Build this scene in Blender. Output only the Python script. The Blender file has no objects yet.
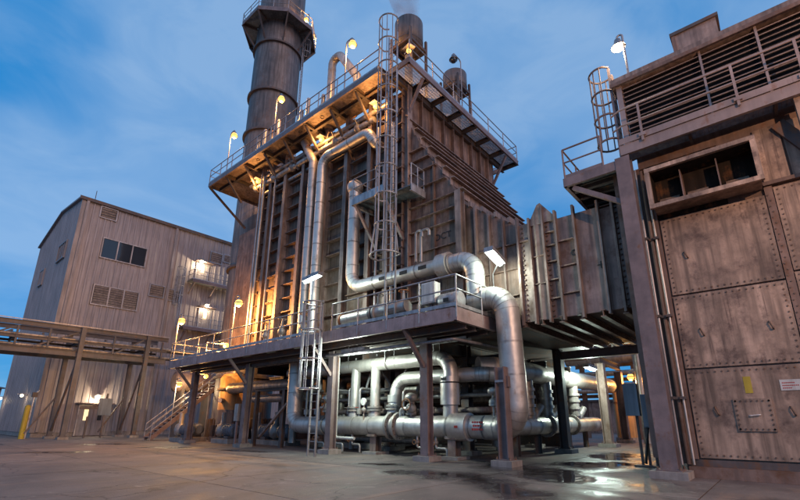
import bpy, math, random
from mathutils import Vector, Matrix
random.seed(7)
R = math.radians
sc = bpy.context.scene
col = sc.collection

# ------------------------------------------------------------------ camera
F, CX, CY, PITCH, YAW, H = 435.4, 409.1, 294.3, R(16.0), R(39.9), 1.4
cam = bpy.data.objects.new('camera', bpy.data.cameras.new('camera')); col.objects.link(cam)
cam.location = (0, 0, H)
cam.rotation_euler = (R(90) + PITCH, 0, YAW - R(90))
cam.data.sensor_width = 36.0
cam.data.lens = 36.0 * F / 800.0
cam.data.shift_x = -(CX - 400) / 800.0
cam.data.shift_y = (CY - 250) / 800.0
cam.data.clip_end = 3000
sc.camera = cam

# ------------------------------------------------------------------ world: dusk sky with soft cloud
SUN_EL, SUN_AZ = R(22), Vector((-0.2, -0.98, 0)).normalized()
w = bpy.data.worlds.new('World'); sc.world = w; w.use_nodes = True
nt = w.node_tree; N = nt.nodes; L = nt.links
for n in list(N): N.remove(n)
out = N.new('ShaderNodeOutputWorld'); bg = N.new('ShaderNodeBackground')
sky = N.new('ShaderNodeTexSky'); sky.sky_type = 'NISHITA'; sky.sun_disc = False
sky.sun_elevation = R(15); sky.sun_rotation = math.atan2(SUN_AZ.x, SUN_AZ.y)
sky.air_density = 1.0; sky.dust_density = 0.0; sky.ozone_density = 6.0
tc = N.new('ShaderNodeTexCoord')
def sky_noise(scale, detail, rough, dist, stretch, rot, lo, hi, a, b):
    mp = N.new('ShaderNodeMapping'); mp.inputs['Scale'].default_value = stretch; mp.inputs['Rotation'].default_value = rot; mp.inputs['Location'].default_value = (4.56, 4.48, -4.43)
    L.new(tc.outputs['Generated'], mp.inputs['Vector'])
    n = N.new('ShaderNodeTexNoise'); n.inputs['Scale'].default_value = scale; n.inputs['Detail'].default_value = detail
    n.inputs['Roughness'].default_value = rough; n.inputs['Distortion'].default_value = dist
    L.new(mp.outputs[0], n.inputs['Vector'])
    r = N.new('ShaderNodeMapRange'); r.interpolation_type = 'SMOOTHSTEP'
    for i, v in enumerate((lo, hi, a, b)): r.inputs[i + 1].default_value = v
    L.new(n.outputs['Fac'], r.inputs[0]); return r.outputs[0]
veil = sky_noise(1.7, 3.5, 0.45, 0.25, (1, 1, 1.5), (R(20), R(35), 0), 0.38, 0.56, 0.0, 1.0)      # broad soft cloud
wisp = sky_noise(5.0, 5, 0.55, 0.6, (1, 1, 2.2), (R(10), R(25), R(30)), 0.3, 0.72, 0.0, 1.0)
cm = N.new('ShaderNodeMix'); cm.data_type = 'RGBA'; cm.inputs[6].default_value = (0.12, 2.1, 5.5, 1); cm.inputs[7].default_value = (2.25, 3.95, 6.55, 1)
wa = N.new('ShaderNodeMath'); wa.operation = 'MULTIPLY_ADD'; L.new(wisp, wa.inputs[0]); wa.inputs[1].default_value = 0.40; wa.use_clamp = True
wb = N.new('ShaderNodeMath'); wb.operation = 'MULTIPLY'; L.new(veil, wb.inputs[0]); wb.inputs[1].default_value = 0.7; L.new(wb.outputs[0], wa.inputs[2])
L.new(wa.outputs[0], cm.inputs[0])
tint = N.new('ShaderNodeMix'); tint.data_type = 'RGBA'; tint.blend_type = 'MULTIPLY'; tint.inputs[0].default_value = 1
L.new(sky.outputs[0], tint.inputs[6]); tint.inputs[7].default_value = (0.65, 1.25, 1.3, 1)
mx = N.new('ShaderNodeMix'); mx.data_type = 'RGBA'; mx.inputs[0].default_value = 0.88
L.new(tint.outputs[2], mx.inputs[6]); L.new(cm.outputs[2], mx.inputs[7])
L.new(mx.outputs[2], bg.inputs[0]); bg.inputs[1].default_value = 0.117
L.new(bg.outputs[0], out.inputs[0])

# one very soft low sun, added in place of the warm plant floodlights
sl = bpy.data.lights.new('sun', 'SUN'); sl.energy = 1.05; sl.angle = R(40); sl.color = (1.0, 0.59, 0.36)
sun = bpy.data.objects.new('sun', sl); col.objects.link(sun)
sd = (SUN_AZ * math.cos(SUN_EL) + Vector((0, 0, math.sin(SUN_EL))))
sun.rotation_euler = sd.to_track_quat('Z', 'Y').to_euler()

sc.view_settings.view_transform = 'Standard'; sc.view_settings.look = 'None'
sc.view_settings.exposure = 0.0; sc.view_settings.gamma = 1.0; sc.view_settings.use_curve_mapping = False
sc.render.engine = 'CYCLES'
sc.cycles.use_denoising = True
sc.cycles.max_bounces = 6; sc.cycles.diffuse_bounces = 3; sc.cycles.glossy_bounces = 3
sc.cycles.sample_clamp_indirect = 4.0
sc.cycles.caustics_reflective = False; sc.cycles.caustics_refractive = False

# ------------------------------------------------------------------ pixel helpers (photo pixels, 800 x 500)
FW = Vector((math.cos(YAW) * math.cos(PITCH), math.sin(YAW) * math.cos(PITCH), math.sin(PITCH)))
RT = Vector((math.sin(YAW), -math.cos(YAW), 0)); UP = RT.cross(FW)
def ray(x, y): return FW + RT * ((x - CX) / F) - UP * ((y - CY) / F)
def onx(x, y, c): d = ray(x, y); return Vector((0, 0, H)) + d * (c / d.x)      # point on the plane x = c
def ony(x, y, c): d = ray(x, y); return Vector((0, 0, H)) + d * (c / d.y)      # point on the plane y = c
def onz(x, y, c=0.0): d = ray(x, y); return Vector((0, 0, H)) + d * ((c - H) / d.z)

# ------------------------------------------------------------------ materials
MATS = {}
def mat(name, base, rough=0.6, metal=0.0, var=0.3, scale=0.9, streak=0.3, rust=0.0, rustcol=(0.20, 0.085, 0.035),
        bump=0.15, bscale=14.0, rnd=0.12, rough_var=0.15, spec=0.4, dents=0.0, runs=0.0):
    m = bpy.data.materials.new(name); m.use_nodes = True; MATS[name] = m
    nt = m.node_tree; N = nt.nodes; L = nt.links
    b = N['Principled BSDF']
    geo = N.new('ShaderNodeNewGeometry'); oi = N.new('ShaderNodeObjectInfo')
    off = N.new('ShaderNodeVectorMath'); off.operation = 'MULTIPLY_ADD'
    comb = N.new('ShaderNodeCombineXYZ')
    for i in range(3): L.new(oi.outputs['Random'], comb.inputs[i])
    L.new(comb.outputs[0], off.inputs[0]); off.inputs[1].default_value = (7, 5, 3); L.new(geo.outputs['Position'], off.inputs[2])
    n1 = N.new('ShaderNodeTexNoise'); n1.inputs['Scale'].default_value = scale; n1.inputs['Detail'].default_value = 7; n1.inputs['Roughness'].default_value = 0.62
    L.new(off.outputs[0], n1.inputs['Vector'])
    mr = N.new('ShaderNodeMapRange'); mr.inputs[1].default_value = 0.3; mr.inputs[2].default_value = 0.7
    mr.inputs[3].default_value = 1 - var; mr.inputs[4].default_value = 1 + var; L.new(n1.outputs['Fac'], mr.inputs[0])
    ms = N.new('ShaderNodeMapping'); ms.inputs['Scale'].default_value = (5, 5, 0.35); L.new(off.outputs[0], ms.inputs['Vector'])
    n2 = N.new('ShaderNodeTexNoise'); n2.inputs['Scale'].default_value = 1.3; n2.inputs['Detail'].default_value = 5; L.new(ms.outputs[0], n2.inputs['Vector'])
    m2 = N.new('ShaderNodeMapRange'); m2.inputs[1].default_value = 0.35; m2.inputs[2].default_value = 0.65
    m2.inputs[3].default_value = 1 - streak; m2.inputs[4].default_value = 1 + streak * 0.5; L.new(n2.outputs['Fac'], m2.inputs[0])
    mm = N.new('ShaderNodeMath'); mm.operation = 'MULTIPLY'; L.new(mr.outputs[0], mm.inputs[0]); L.new(m2.outputs[0], mm.inputs[1])
    m3 = N.new('ShaderNodeMapRange'); m3.inputs[3].default_value = 1 - rnd; m3.inputs[4].default_value = 1 + rnd; L.new(oi.outputs['Random'], m3.inputs[0])
    mm2 = N.new('ShaderNodeMath'); mm2.operation = 'MULTIPLY'; L.new(mm.outputs[0], mm2.inputs[0]); L.new(m3.outputs[0], mm2.inputs[1])
    vm = N.new('ShaderNodeVectorMath'); vm.operation = 'SCALE'; vm.inputs[0].default_value = base; L.new(mm2.outputs[0], vm.inputs['Scale'])
    c = vm.outputs[0]
    if rust:
        n3 = N.new('ShaderNodeTexNoise'); n3.inputs['Scale'].default_value = scale * 1.7; n3.inputs['Detail'].default_value = 9; n3.inputs['Roughness'].default_value = 0.7
        L.new(off.outputs[0], n3.inputs['Vector'])
        a = N.new('ShaderNodeMath'); a.operation = 'ADD'; L.new(n3.outputs['Fac'], a.inputs[0])
        a2 = N.new('ShaderNodeMath'); a2.operation = 'MULTIPLY_ADD'; L.new(n2.outputs['Fac'], a2.inputs[0]); a2.inputs[1].default_value = 0.5; a2.inputs[2].default_value = -0.25
        L.new(a2.outputs[0], a.inputs[1])
        rr = N.new('ShaderNodeMapRange'); rr.inputs[1].default_value = 0.62 - rust * 0.25; rr.inputs[2].default_value = 0.80 - rust * 0.25; rr.inputs[4].default_value = 0.85
        L.new(a.outputs[0], rr.inputs[0])
        x = N.new('ShaderNodeMix'); x.data_type = 'RGBA'; L.new(rr.outputs[0], x.inputs[0]); L.new(c, x.inputs[6]); x.inputs[7].default_value = (*rustcol, 1)
        c = x.outputs[2]
        if metal:
            me = N.new('ShaderNodeMapRange'); me.inputs[3].default_value = metal; me.inputs[4].default_value = 0.1; L.new(rr.outputs[0], me.inputs[0]); L.new(me.outputs[0], b.inputs['Metallic'])
    else: b.inputs['Metallic'].default_value = metal
    if runs:
        m7 = N.new('ShaderNodeMapping'); m7.inputs['Scale'].default_value = (11, 11, 0.5); L.new(off.outputs[0], m7.inputs['Vector'])
        n7 = N.new('ShaderNodeTexNoise'); n7.inputs['Scale'].default_value = 1.0; n7.inputs['Detail'].default_value = 6; n7.inputs['Roughness'].default_value = 0.65; L.new(m7.outputs[0], n7.inputs['Vector'])
        r7 = N.new('ShaderNodeMapRange'); r7.inputs[1].default_value = 0.55; r7.inputs[2].default_value = 0.70; r7.inputs[4].default_value = runs; L.new(n7.outputs['Fac'], r7.inputs[0])
        n8 = N.new('ShaderNodeTexNoise'); n8.inputs['Scale'].default_value = 0.5; n8.inputs['Detail'].default_value = 5; L.new(off.outputs[0], n8.inputs['Vector'])
        r8 = N.new('ShaderNodeMapRange'); r8.inputs[1].default_value = 0.42; r8.inputs[2].default_value = 0.62; L.new(n8.outputs['Fac'], r8.inputs[0])
        m8 = N.new('ShaderNodeMath'); m8.operation = 'MULTIPLY'; L.new(r7.outputs[0], m8.inputs[0]); L.new(r8.outputs[0], m8.inputs[1])
        x7 = N.new('ShaderNodeMix'); x7.data_type = 'RGBA'; L.new(m8.outputs[0], x7.inputs[0]); L.new(c, x7.inputs[6]); x7.inputs[7].default_value = (rustcol[0] * .6, rustcol[1] * .55, rustcol[2] * .55, 1); c = x7.outputs[2]
    L.new(c, b.inputs['Base Color'])
    mr4 = N.new('ShaderNodeMapRange'); mr4.inputs[3].default_value = max(0.05, rough - rough_var); mr4.inputs[4].default_value = min(1, rough + rough_var); L.new(n1.outputs['Fac'], mr4.inputs[0])
    L.new(mr4.outputs[0], b.inputs['Roughness'])
    b.inputs['Specular IOR Level'].default_value = spec
    if bump or dents:
        n5 = N.new('ShaderNodeTexNoise'); n5.inputs['Scale'].default_value = bscale; n5.inputs['Detail'].default_value = 4; L.new(off.outputs[0], n5.inputs['Vector'])
        bp = N.new('ShaderNodeBump'); bp.inputs['Strength'].default_value = bump; bp.inputs['Distance'].default_value = 0.02; L.new(n5.outputs['Fac'], bp.inputs['Height'])
        if dents:
            n6 = N.new('ShaderNodeTexNoise'); n6.inputs['Scale'].default_value = 1.6; n6.inputs['Detail'].default_value = 2; L.new(off.outputs[0], n6.inputs['Vector'])
            b2 = N.new('ShaderNodeBump'); b2.inputs['Strength'].default_value = dents; b2.inputs['Distance'].default_value = 0.12; L.new(n6.outputs['Fac'], b2.inputs['Height'])
            L.new(b2.outputs[0], bp.inputs['Normal'])
        L.new(bp.outputs[0], b.inputs['Normal'])
    return m
def emis(name, colr, s):
    m = bpy.data.materials.new(name); m.use_nodes = True; MATS[name] = m
    b = m.node_tree.nodes['Principled BSDF']; b.inputs['Base Color'].default_value = (*colr, 1)
    b.inputs['Emission Color'].default_value = (*colr, 1); b.inputs['Emission Strength'].default_value = s
    return m
mat('steel_pale', (0.40, 0.275, 0.26), 0.55, 0.2, runs=0.35, streak=0.1, scale=1.6, rust=0.15, dents=0.05)
mat('rack_steel', (0.105, 0.096, 0.102), 0.6, 0.25, streak=0.06, scale=1.6, rust=0.2)
mat('steel', (0.245, 0.178, 0.172), 0.55, 0.25, streak=0.1, scale=1.6, rust=0.25, dents=0.05)              # painted structural steel
mat('steel_dark', (0.115, 0.092, 0.088), 0.6, 0.15, streak=0.1, scale=1.6, rust=0.4)
mat('casing_shaded', (0.20, 0.136, 0.107), 0.6, 0.15, var=0.4, streak=0.4, rust=0.4, rustcol=(0.10, 0.045, 0.025), dents=0.3, runs=0.6)  # rusty casing darkened for the shade between the buckstays
mat('casing', (0.27, 0.172, 0.135), 0.6, 0.15, runs=0.85, var=0.42, streak=0.45, rust=0.45, rustcol=(0.135, 0.062, 0.035), dents=0.35)
mat('casing_grey', (0.33, 0.235, 0.20), 0.55, 0.2, runs=0.7, var=0.4, streak=0.45, rust=0.35, rustcol=(0.16, 0.085, 0.055), dents=0.3)
mat('stack_steel', (0.205, 0.168, 0.158), 0.55, 0.3, runs=0.5, var=0.35, scale=0.5, streak=0.4, rust=0.3, rustcol=(0.14, 0.08, 0.06), dents=0.2)
mat('turbine_wall', (0.42, 0.285, 0.212), 0.55, 0.1, runs=0.8, var=0.42, scale=0.9, streak=0.5, rust=0.5, rustcol=(0.10, 0.062, 0.05), dents=0.22)
mat('turbine_trim', (0.235, 0.15, 0.12), 0.6, 0.1, var=0.3, rust=0.45, rustcol=(0.15, 0.065, 0.03))
mat('louver', (0.36, 0.275, 0.26), 0.55, 0.2, runs=0.4, var=0.2, streak=0.1, rust=0.2)
mat('galv', (0.40, 0.37, 0.38), 0.45, 0.55, var=0.2, rust=0.12)
mat('alu', (0.60, 0.545, 0.505), 0.45, 0.68, var=0.15, scale=1.4, streak=0.12, rust=0.12, rustcol=(0.32, 0.22, 0.16), bump=0.05, dents=0.3, rough_var=0.12)
mat('alu_dull', (0.44, 0.39, 0.36), 0.45, 0.6, var=0.3, streak=0.3, rust=0.25, rustcol=(0.22, 0.13, 0.08), dents=0.4)
mat('valve', (0.36, 0.33, 0.31), 0.5, 0.4, var=0.3, rust=0.35)
mat('bolt', (0.17, 0.115, 0.09), 0.6, 0.3, rust=0.4)
mat('deck', (0.20, 0.21, 0.22), 0.5, 0.4, var=0.3, rust=0.2)
mat('grating', (0.16, 0.15, 0.15), 0.5, 0.5)
mat('cladding', (0.335, 0.288, 0.288), 0.5, 0.1, runs=0.25, var=0.12, scale=0.3, streak=0.22, bump=0.03, rnd=0.0)
mat('trim', (0.30, 0.26, 0.26), 0.5, 0.1, var=0.15, rnd=0.05)
mat('concrete_base', (0.27, 0.235, 0.215), 0.8, 0, var=0.3, scale=2.0, streak=0.2, bump=0.3)
mat('black', (0.02, 0.02, 0.022), 0.5, 0)
mat('recess_shade', (0.03, 0.022, 0.018), 0.9, 0, rust=0.3, spec=0.1)  # near-black base colour standing in for deep shade
mat('yellow', (0.48, 0.35, 0.04), 0.5, 0, var=0.2, rust=0.15)
mat('orange_rust', (0.33, 0.13, 0.05), 0.6, 0, var=0.3)
mat('lamplit_orange', (0.50, 0.27, 0.10), 0.55, 0.1, var=0.2, streak=0.3)  # orange lamplight put into the base colour
mat('white_paint', (0.66, 0.63, 0.60), 0.5, 0, var=0.15)
mat('blue_grey', (0.17, 0.19, 0.23), 0.5, 0.1, var=0.15)
mat('red', (0.45, 0.04, 0.03), 0.5, 0, var=0.1)
mat('marker', (0.03, 0.028, 0.03), 0.7, 0, var=0.1)
emis('bulb_orange', (1.0, 0.52, 0.10), 2.6)
emis('bulb_white', (1.0, 0.86, 0.58), 4.0)
emis('tube_white', (0.80, 1.0, 0.88), 26.0)
g = mat('glass', (0.03, 0.035, 0.045), 0.06, 0, var=0.05, streak=0.0, bump=0.0, rough_var=0.02, spec=0.8, dents=0.02)
g = mat('water', (0.035, 0.03, 0.03), 0.05, 0, var=0.2, streak=0, bump=0.02, bscale=3, rough_var=0.03, spec=0.7)
def concrete():
    m = mat('concrete', (0.172, 0.137, 0.125), 0.74, 0, var=0.36, scale=0.5, streak=0.0, bump=0.5, bscale=26, rnd=0.13, rough_var=0.18, spec=0.35, dents=0.12)
    nt = m.node_tree; N = nt.nodes; L = nt.links; b = N['Principled BSDF']
    c = b.inputs['Base Color'].links[0].from_socket
    geo = N.new('ShaderNodeNewGeometry')
    def stain(scale, lo, hi, colr, k, stretch=(1, 1, 1)):
        nonlocal c
        mpn = N.new('ShaderNodeMapping'); mpn.inputs['Scale'].default_value = stretch; mpn.inputs['Rotation'].default_value = (0, 0, R(40)); L.new(geo.outputs['Position'], mpn.inputs[0])
        n = N.new('ShaderNodeTexNoise'); n.inputs['Scale'].default_value = scale; n.inputs['Detail'].default_value = 8; n.inputs['Roughness'].default_value = 0.65; n.inputs['Distortion'].default_value = 0.6
        L.new(mpn.outputs[0], n.inputs['Vector'])
        mr = N.new('ShaderNodeMapRange'); mr.inputs[1].default_value = lo; mr.inputs[2].default_value = hi; mr.inputs[4].default_value = k; L.new(n.outputs['Fac'], mr.inputs[0])
        x = N.new('ShaderNodeMix'); x.data_type = 'RGBA'; L.new(mr.outputs[0], x.inputs[0]); L.new(c, x.inputs[6]); x.inputs[7].default_value = (*colr, 1)
        c = x.outputs[2]; return mr.outputs[0]
    d = stain(0.22, 0.50, 0.64, (0.11, 0.085, 0.078), 0.7)
    stain(0.9, 0.58, 0.70, (0.07, 0.055, 0.05), 0.7)
    stain(0.5, 0.54, 0.72, (0.34, 0.21, 0.14), 0.45, (0.6, 3.0, 1))
    stain(2.6, 0.60, 0.70, (0.42, 0.37, 0.34), 0.4)
    stain(7.0, 0.62, 0.72, (0.09, 0.075, 0.07), 0.5)
    def math_(op, a, b=None, clamp=False):
        n = N.new('ShaderNodeMath'); n.operation = op; n.use_clamp = clamp
        for k, v in enumerate((a, b)):
            if v is None: continue
            if isinstance(v, (int, float)): n.inputs[k].default_value = v
            else: L.new(v, n.inputs[k])
        return n.outputs[0]
    def smooth(v, lo, hi):
        mr = N.new('ShaderNodeMapRange'); mr.interpolation_type = 'SMOOTHSTEP'; mr.inputs[1].default_value = lo; mr.inputs[2].default_value = hi; L.new(v, mr.inputs[0]); return mr.outputs[0]
    def mixc(f, colr):
        nonlocal c
        x = N.new('ShaderNodeMix'); x.data_type = 'RGBA'; L.new(f, x.inputs[0]); L.new(c, x.inputs[6]); x.inputs[7].default_value = (*colr, 1); c = x.outputs[2]
    nw = N.new('ShaderNodeTexNoise'); nw.inputs['Scale'].default_value = 0.75; nw.inputs['Detail'].default_value = 6; nw.inputs['Roughness'].default_value = 0.6; L.new(geo.outputs['Position'], nw.inputs['Vector'])
    # hairline cracks
    wv = N.new('ShaderNodeVectorMath'); wv.operation = 'MULTIPLY_ADD'; L.new(nw.outputs['Color'], wv.inputs[0]); wv.inputs[1].default_value = (1.6, 1.6, 0); L.new(geo.outputs['Position'], wv.inputs[2])
    vo = N.new('ShaderNodeTexVoronoi'); vo.feature = 'DISTANCE_TO_EDGE'; vo.inputs['Scale'].default_value = 0.22; L.new(wv.outputs[0], vo.inputs['Vector'])
    ck = math_('MULTIPLY', math_('LESS_THAN', vo.outputs['Distance'], 0.0042), 0.75); mixc(ck, (0.05, 0.042, 0.04))
    # tyre sweeps
    for (cx, cy, rad) in ((-3.0, 19.0, 11.5), (-3.0, 19.0, 13.3), (24.0, -14.0, 24.0), (24.0, -14.0, 25.9)):
        dn = N.new('ShaderNodeVectorMath'); dn.operation = 'DISTANCE'; L.new(wv.outputs[0] if False else geo.outputs['Position'], dn.inputs[0]); dn.inputs[1].default_value = (cx, cy, 0)
        t = math_('ABSOLUTE', math_('SUBTRACT', dn.outputs['Value'], rad)); b0 = smooth(t, 0.30, 0.08)
        mixc(math_('MULTIPLY', math_('MULTIPLY', b0, smooth(nw.outputs['Fac'], 0.36, 0.62)), 0.42), (0.075, 0.06, 0.056))
    # damp and standing water in the low spots
    wet = None
    for (cx, cy, rx, ry, ang) in ((12.0, 5.2, 3.9, 1.7, 50), (15.2, 4.9, 3.4, 1.6, -15), (18.8, 5.4, 3.2, 1.4, 5), (10.0, 6.8, 2.4, 1.1, 95), (8.8, 4.7, 2.2, .9, 50), (10.3, 24.5, 2.4, .8, -55), (9.2, 31.0, 2.2, .8, -50), (11.0, 10.2, 1.2, .5, 110), (5.6, 25.0, 1.8, .8, -50), (11.4, 19.5, 2.0, .6, 95)):
        mpn = N.new('ShaderNodeMapping'); mpn.vector_type = 'TEXTURE'; mpn.inputs['Location'].default_value = (cx, cy, 0); mpn.inputs['Rotation'].default_value = (0, 0, R(ang)); mpn.inputs['Scale'].default_value = (rx, ry, 1); L.new(geo.outputs['Position'], mpn.inputs[0])
        ln = N.new('ShaderNodeVectorMath'); ln.operation = 'LENGTH'; L.new(mpn.outputs[0], ln.inputs[0])
        v = math_('SUBTRACT', 1.0, ln.outputs['Value']); wet = v if wet is None else math_('MAXIMUM', wet, v)
    wet = math_('ADD', wet, math_('MULTIPLY_ADD', nw.outputs['Fac'], 2.1)); wet.node.inputs[1].default_value if False else None
    wn = wet.node.inputs[1].links[0].from_node; wn.inputs[2].default_value = -1.0
    damp = smooth(wet, -0.15, 0.5); pool = smooth(wet, 0.38, 0.80)
    dm = N.new('ShaderNodeMix'); dm.data_type = 'RGBA'; dm.blend_type = 'MULTIPLY'; L.new(math_('MULTIPLY', damp, 0.85), dm.inputs[0]); L.new(c, dm.inputs[6]); dm.inputs[7].default_value = (0.40, 0.40, 0.42, 1); c = dm.outputs[2]
    mixc(math_('MULTIPLY', pool, 0.7), (0.04, 0.034, 0.032))
    L.new(c, b.inputs['Base Color'])
    r0 = b.inputs['Roughness'].links[0].from_socket
    r1 = math_('ADD', r0, math_('MULTIPLY', d, -0.25)); r2 = math_('ADD', r1, math_('MULTIPLY', damp, -0.42))
    r3 = math_('MULTIPLY', r2, math_('SUBTRACT', 1.0, math_('MULTIPLY', pool, 0.95)), clamp=True); r4 = math_('MAXIMUM', r3, 0.03)
    L.new(r4, b.inputs['Roughness'])
    bpn = b.inputs['Normal'].links[0].from_node; L.new(math_('MULTIPLY', math_('SUBTRACT', 1.0, pool), 0.6), bpn.inputs['Strength'])
concrete()

# ------------------------------------------------------------------ mesh helpers
class MB:
    def __init__(s): s.v = []; s.f = []; s.sm = []
    def add(s, vs, fs, smooth=False):
        o = len(s.v); s.v += [Vector(v) for v in vs]; s.f += [tuple(i + o for i in f) for f in fs]; s.sm += [smooth] * len(fs); return s
    def box(s, x0, x1, y0, y1, z0, z1):
        v = [(x, y, z) for z in (z0, z1) for y in (y0, y1) for x in (x0, x1)]
        return s.add(v, [(0, 2, 3, 1), (4, 5, 7, 6), (0, 1, 5, 4), (2, 6, 7, 3), (0, 4, 6, 2), (1, 3, 7, 5)])
    def frame(s, p0, p1, up):
        d = (Vector(p1) - Vector(p0)).normalized(); u = Vector(up)
        if abs(d.dot(u)) > 0.98: u = Vector((1, 0, 0))
        a = d.cross(u).normalized(); b = a.cross(d).normalized(); return d, a, b
    def prof(s, p0, p1, pr, up=(0, 0, 1)):                      # extrude a closed 2D profile (a, b) from p0 to p1
        p0, p1 = Vector(p0), Vector(p1); d, a, b = s.frame(p0, p1, up); n = len(pr)
        v = [p0 + a * x + b * y for x, y in pr] + [p1 + a * x + b * y for x, y in pr]
        f = [(i, (i + 1) % n, n + (i + 1) % n, n + i) for i in range(n)] + [tuple(range(n - 1, -1, -1)), tuple(range(n, 2 * n))]
        return s.add(v, f)
    def bar(s, p0, p1, w, h, up=(0, 0, 1)): return s.prof(p0, p1, [(-w / 2, -h / 2), (w / 2, -h / 2), (w / 2, h / 2), (-w / 2, h / 2)], up)
    def ibeam(s, p0, p1, h, b, up=(0, 0, 1), tf=0.03, tw=0.02):
        H2, B, t = h / 2, b / 2, tw / 2
        return s.prof(p0, p1, [(-B, -H2), (B, -H2), (B, -H2 + tf), (t, -H2 + tf), (t, H2 - tf), (B, H2 - tf), (B, H2), (-B, H2), (-B, H2 - tf), (-t, H2 - tf), (-t, -H2 + tf), (-B, -H2 + tf)], up)
    def channel(s, p0, p1, h, b, side=1, up=(0, 0, 1), t=0.025):
        H2 = h / 2
        pr = [(0, -H2), (b, -H2), (b, -H2 + t), (t, -H2 + t), (t, H2 - t), (b, H2 - t), (b, H2), (0, H2)]
        if side < 0: pr = [(-x, y) for x, y in pr][::-1]
        return s.prof(p0, p1, pr, up)
    def tube(s, pts, r, n=8, cap=True, smooth=True):
        pts = [Vector(p) for p in pts]; m = len(pts); rs = r if isinstance(r, (list, tuple)) else [r] * m
        d0 = (pts[1] - pts[0]).normalized(); u = Vector((0, 0, 1)) if abs(d0.z) < 0.9 else Vector((1, 0, 0))
        a = d0.cross(u).normalized(); v = []
        for i, p in enumerate(pts):
            d1 = (pts[min(i + 1, m - 1)] - pts[max(i - 1, 0)]).normalized()
            a = (a - d1 * a.dot(d1)).normalized(); b = d1.cross(a)
            k = 1.0
            if 0 < i < m - 1:
                c = (pts[i] - pts[i - 1]).normalized().dot((pts[i + 1] - pts[i]).normalized()); k = 1.0
            for j in range(n):
                t = 2 * math.pi * j / n; v.append(p + (a * math.cos(t) + b * math.sin(t)) * rs[i] * k)
        f = [(i * n + j, i * n + (j + 1) % n, (i + 1) * n + (j + 1) % n, (i + 1) * n + j) for i in range(m - 1) for j in range(n)]
        s.add(v, f, smooth)
        if cap: s.add(v[:n], [tuple(range(n - 1, -1, -1))]); s.add(v[-n:], [tuple(range(n))])
        return s
    def cyl(s, p0, p1, r, n=16, r1=None): return s.tube([p0, p1], [r, r if r1 is None else r1], n)
    def lathe(s, c, prof, n=24, smooth=True):                   # prof: (radius, z)
        c = Vector(c); v = []; m = len(prof)
        for r_, z in prof:
            for j in range(n): t = 2 * math.pi * j / n; v.append(c + Vector((r_ * math.cos(t), r_ * math.sin(t), z)))
        f = [(i * n + j, i * n + (j + 1) % n, (i + 1) * n + (j + 1) % n, (i + 1) * n + j) for i in range(m - 1) for j in range(n)]
        return s.add(v, f, smooth)
    def ball(s, c, r, n=10, sz=1.0):
        m = n // 2 + 1; return s.lathe(c, [(max(1e-4, r * math.sin(math.pi * i / m)), -r * sz * math.cos(math.pi * i / m)) for i in range(m + 1)], n)
    def quad(s, a, b, c, d): return s.add([a, b, c, d], [(0, 1, 2, 3)])
    def slab(s, pts, th):                                       # polygon given a thickness along its normal (backwards)
        pts = [Vector(p) for p in pts]; n = (pts[1] - pts[0]).cross(pts[2] - pts[0]).normalized(); k = len(pts)
        v = pts + [p - n * th for p in pts]
        return s.add(v, [tuple(range(k)), tuple(range(2 * k - 1, k - 1, -1))] + [(i, k + i, k + (i + 1) % k, (i + 1) % k) for i in range(k)])
def fillet(pts, rad, n=6):
    pts = [Vector(p) for p in pts]; o = [pts[0]]
    for i in range(1, len(pts) - 1):
        a, p, b = pts[i - 1], pts[i], pts[i + 1]; u = (a - p).normalized(); v = (b - p).normalized(); ang = u.angle(v)
        if ang > 3.0: o.append(p); continue
        t = min(rad / math.tan(ang / 2), (a - p).length * 0.49, (b - p).length * 0.49); rr = t * math.tan(ang / 2)
        c = p + (u + v).normalized() * (rr / math.sin(ang / 2)); s0 = p + u * t - c; s1 = p + v * t - c; th = s0.angle(s1)
        for k in range(n + 1):
            q = k / n; o.append(c + (s0 * math.sin((1 - q) * th) + s1 * math.sin(q * th)) / math.sin(th))
    return o + [pts[-1]]

def root_loc(o):
    l = Vector((0, 0, 0))
    while o is not None: l = l + o.location; o = o.parent
    return l
def thing(name, label, cat, loc=(0, 0, 0), group=None):
    o = bpy.data.objects.new(name, None); col.objects.link(o); o.location = loc
    o['label'] = label; o['category'] = cat
    if group: o['group'] = group
    o.empty_display_size = 0.2
    return o
def part(name, mb, m, parent=None, label=None, kind=None, loc=None):
    me = bpy.data.meshes.new(name); l = root_loc(parent) if parent else Vector(loc or (0, 0, 0))
    me.from_pydata([v - l for v in mb.v], [], mb.f); me.materials.append(MATS[m])
    me.polygons.foreach_set('use_smooth', mb.sm); me.update()
    o = bpy.data.objects.new(name, me); col.objects.link(o)
    if parent: o.parent = parent
    else: o.location = l
    if label: o['label'] = label
    if kind: o['kind'] = kind
    return o
def single(name, mb, m, label, cat, loc, group=None):
    o = part(name, mb, m, loc=loc); o['label'] = label; o['category'] = cat
    if group: o['group'] = group
    return o
def struct(name, mb, m): return part(name, mb, m, kind='structure')

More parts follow.
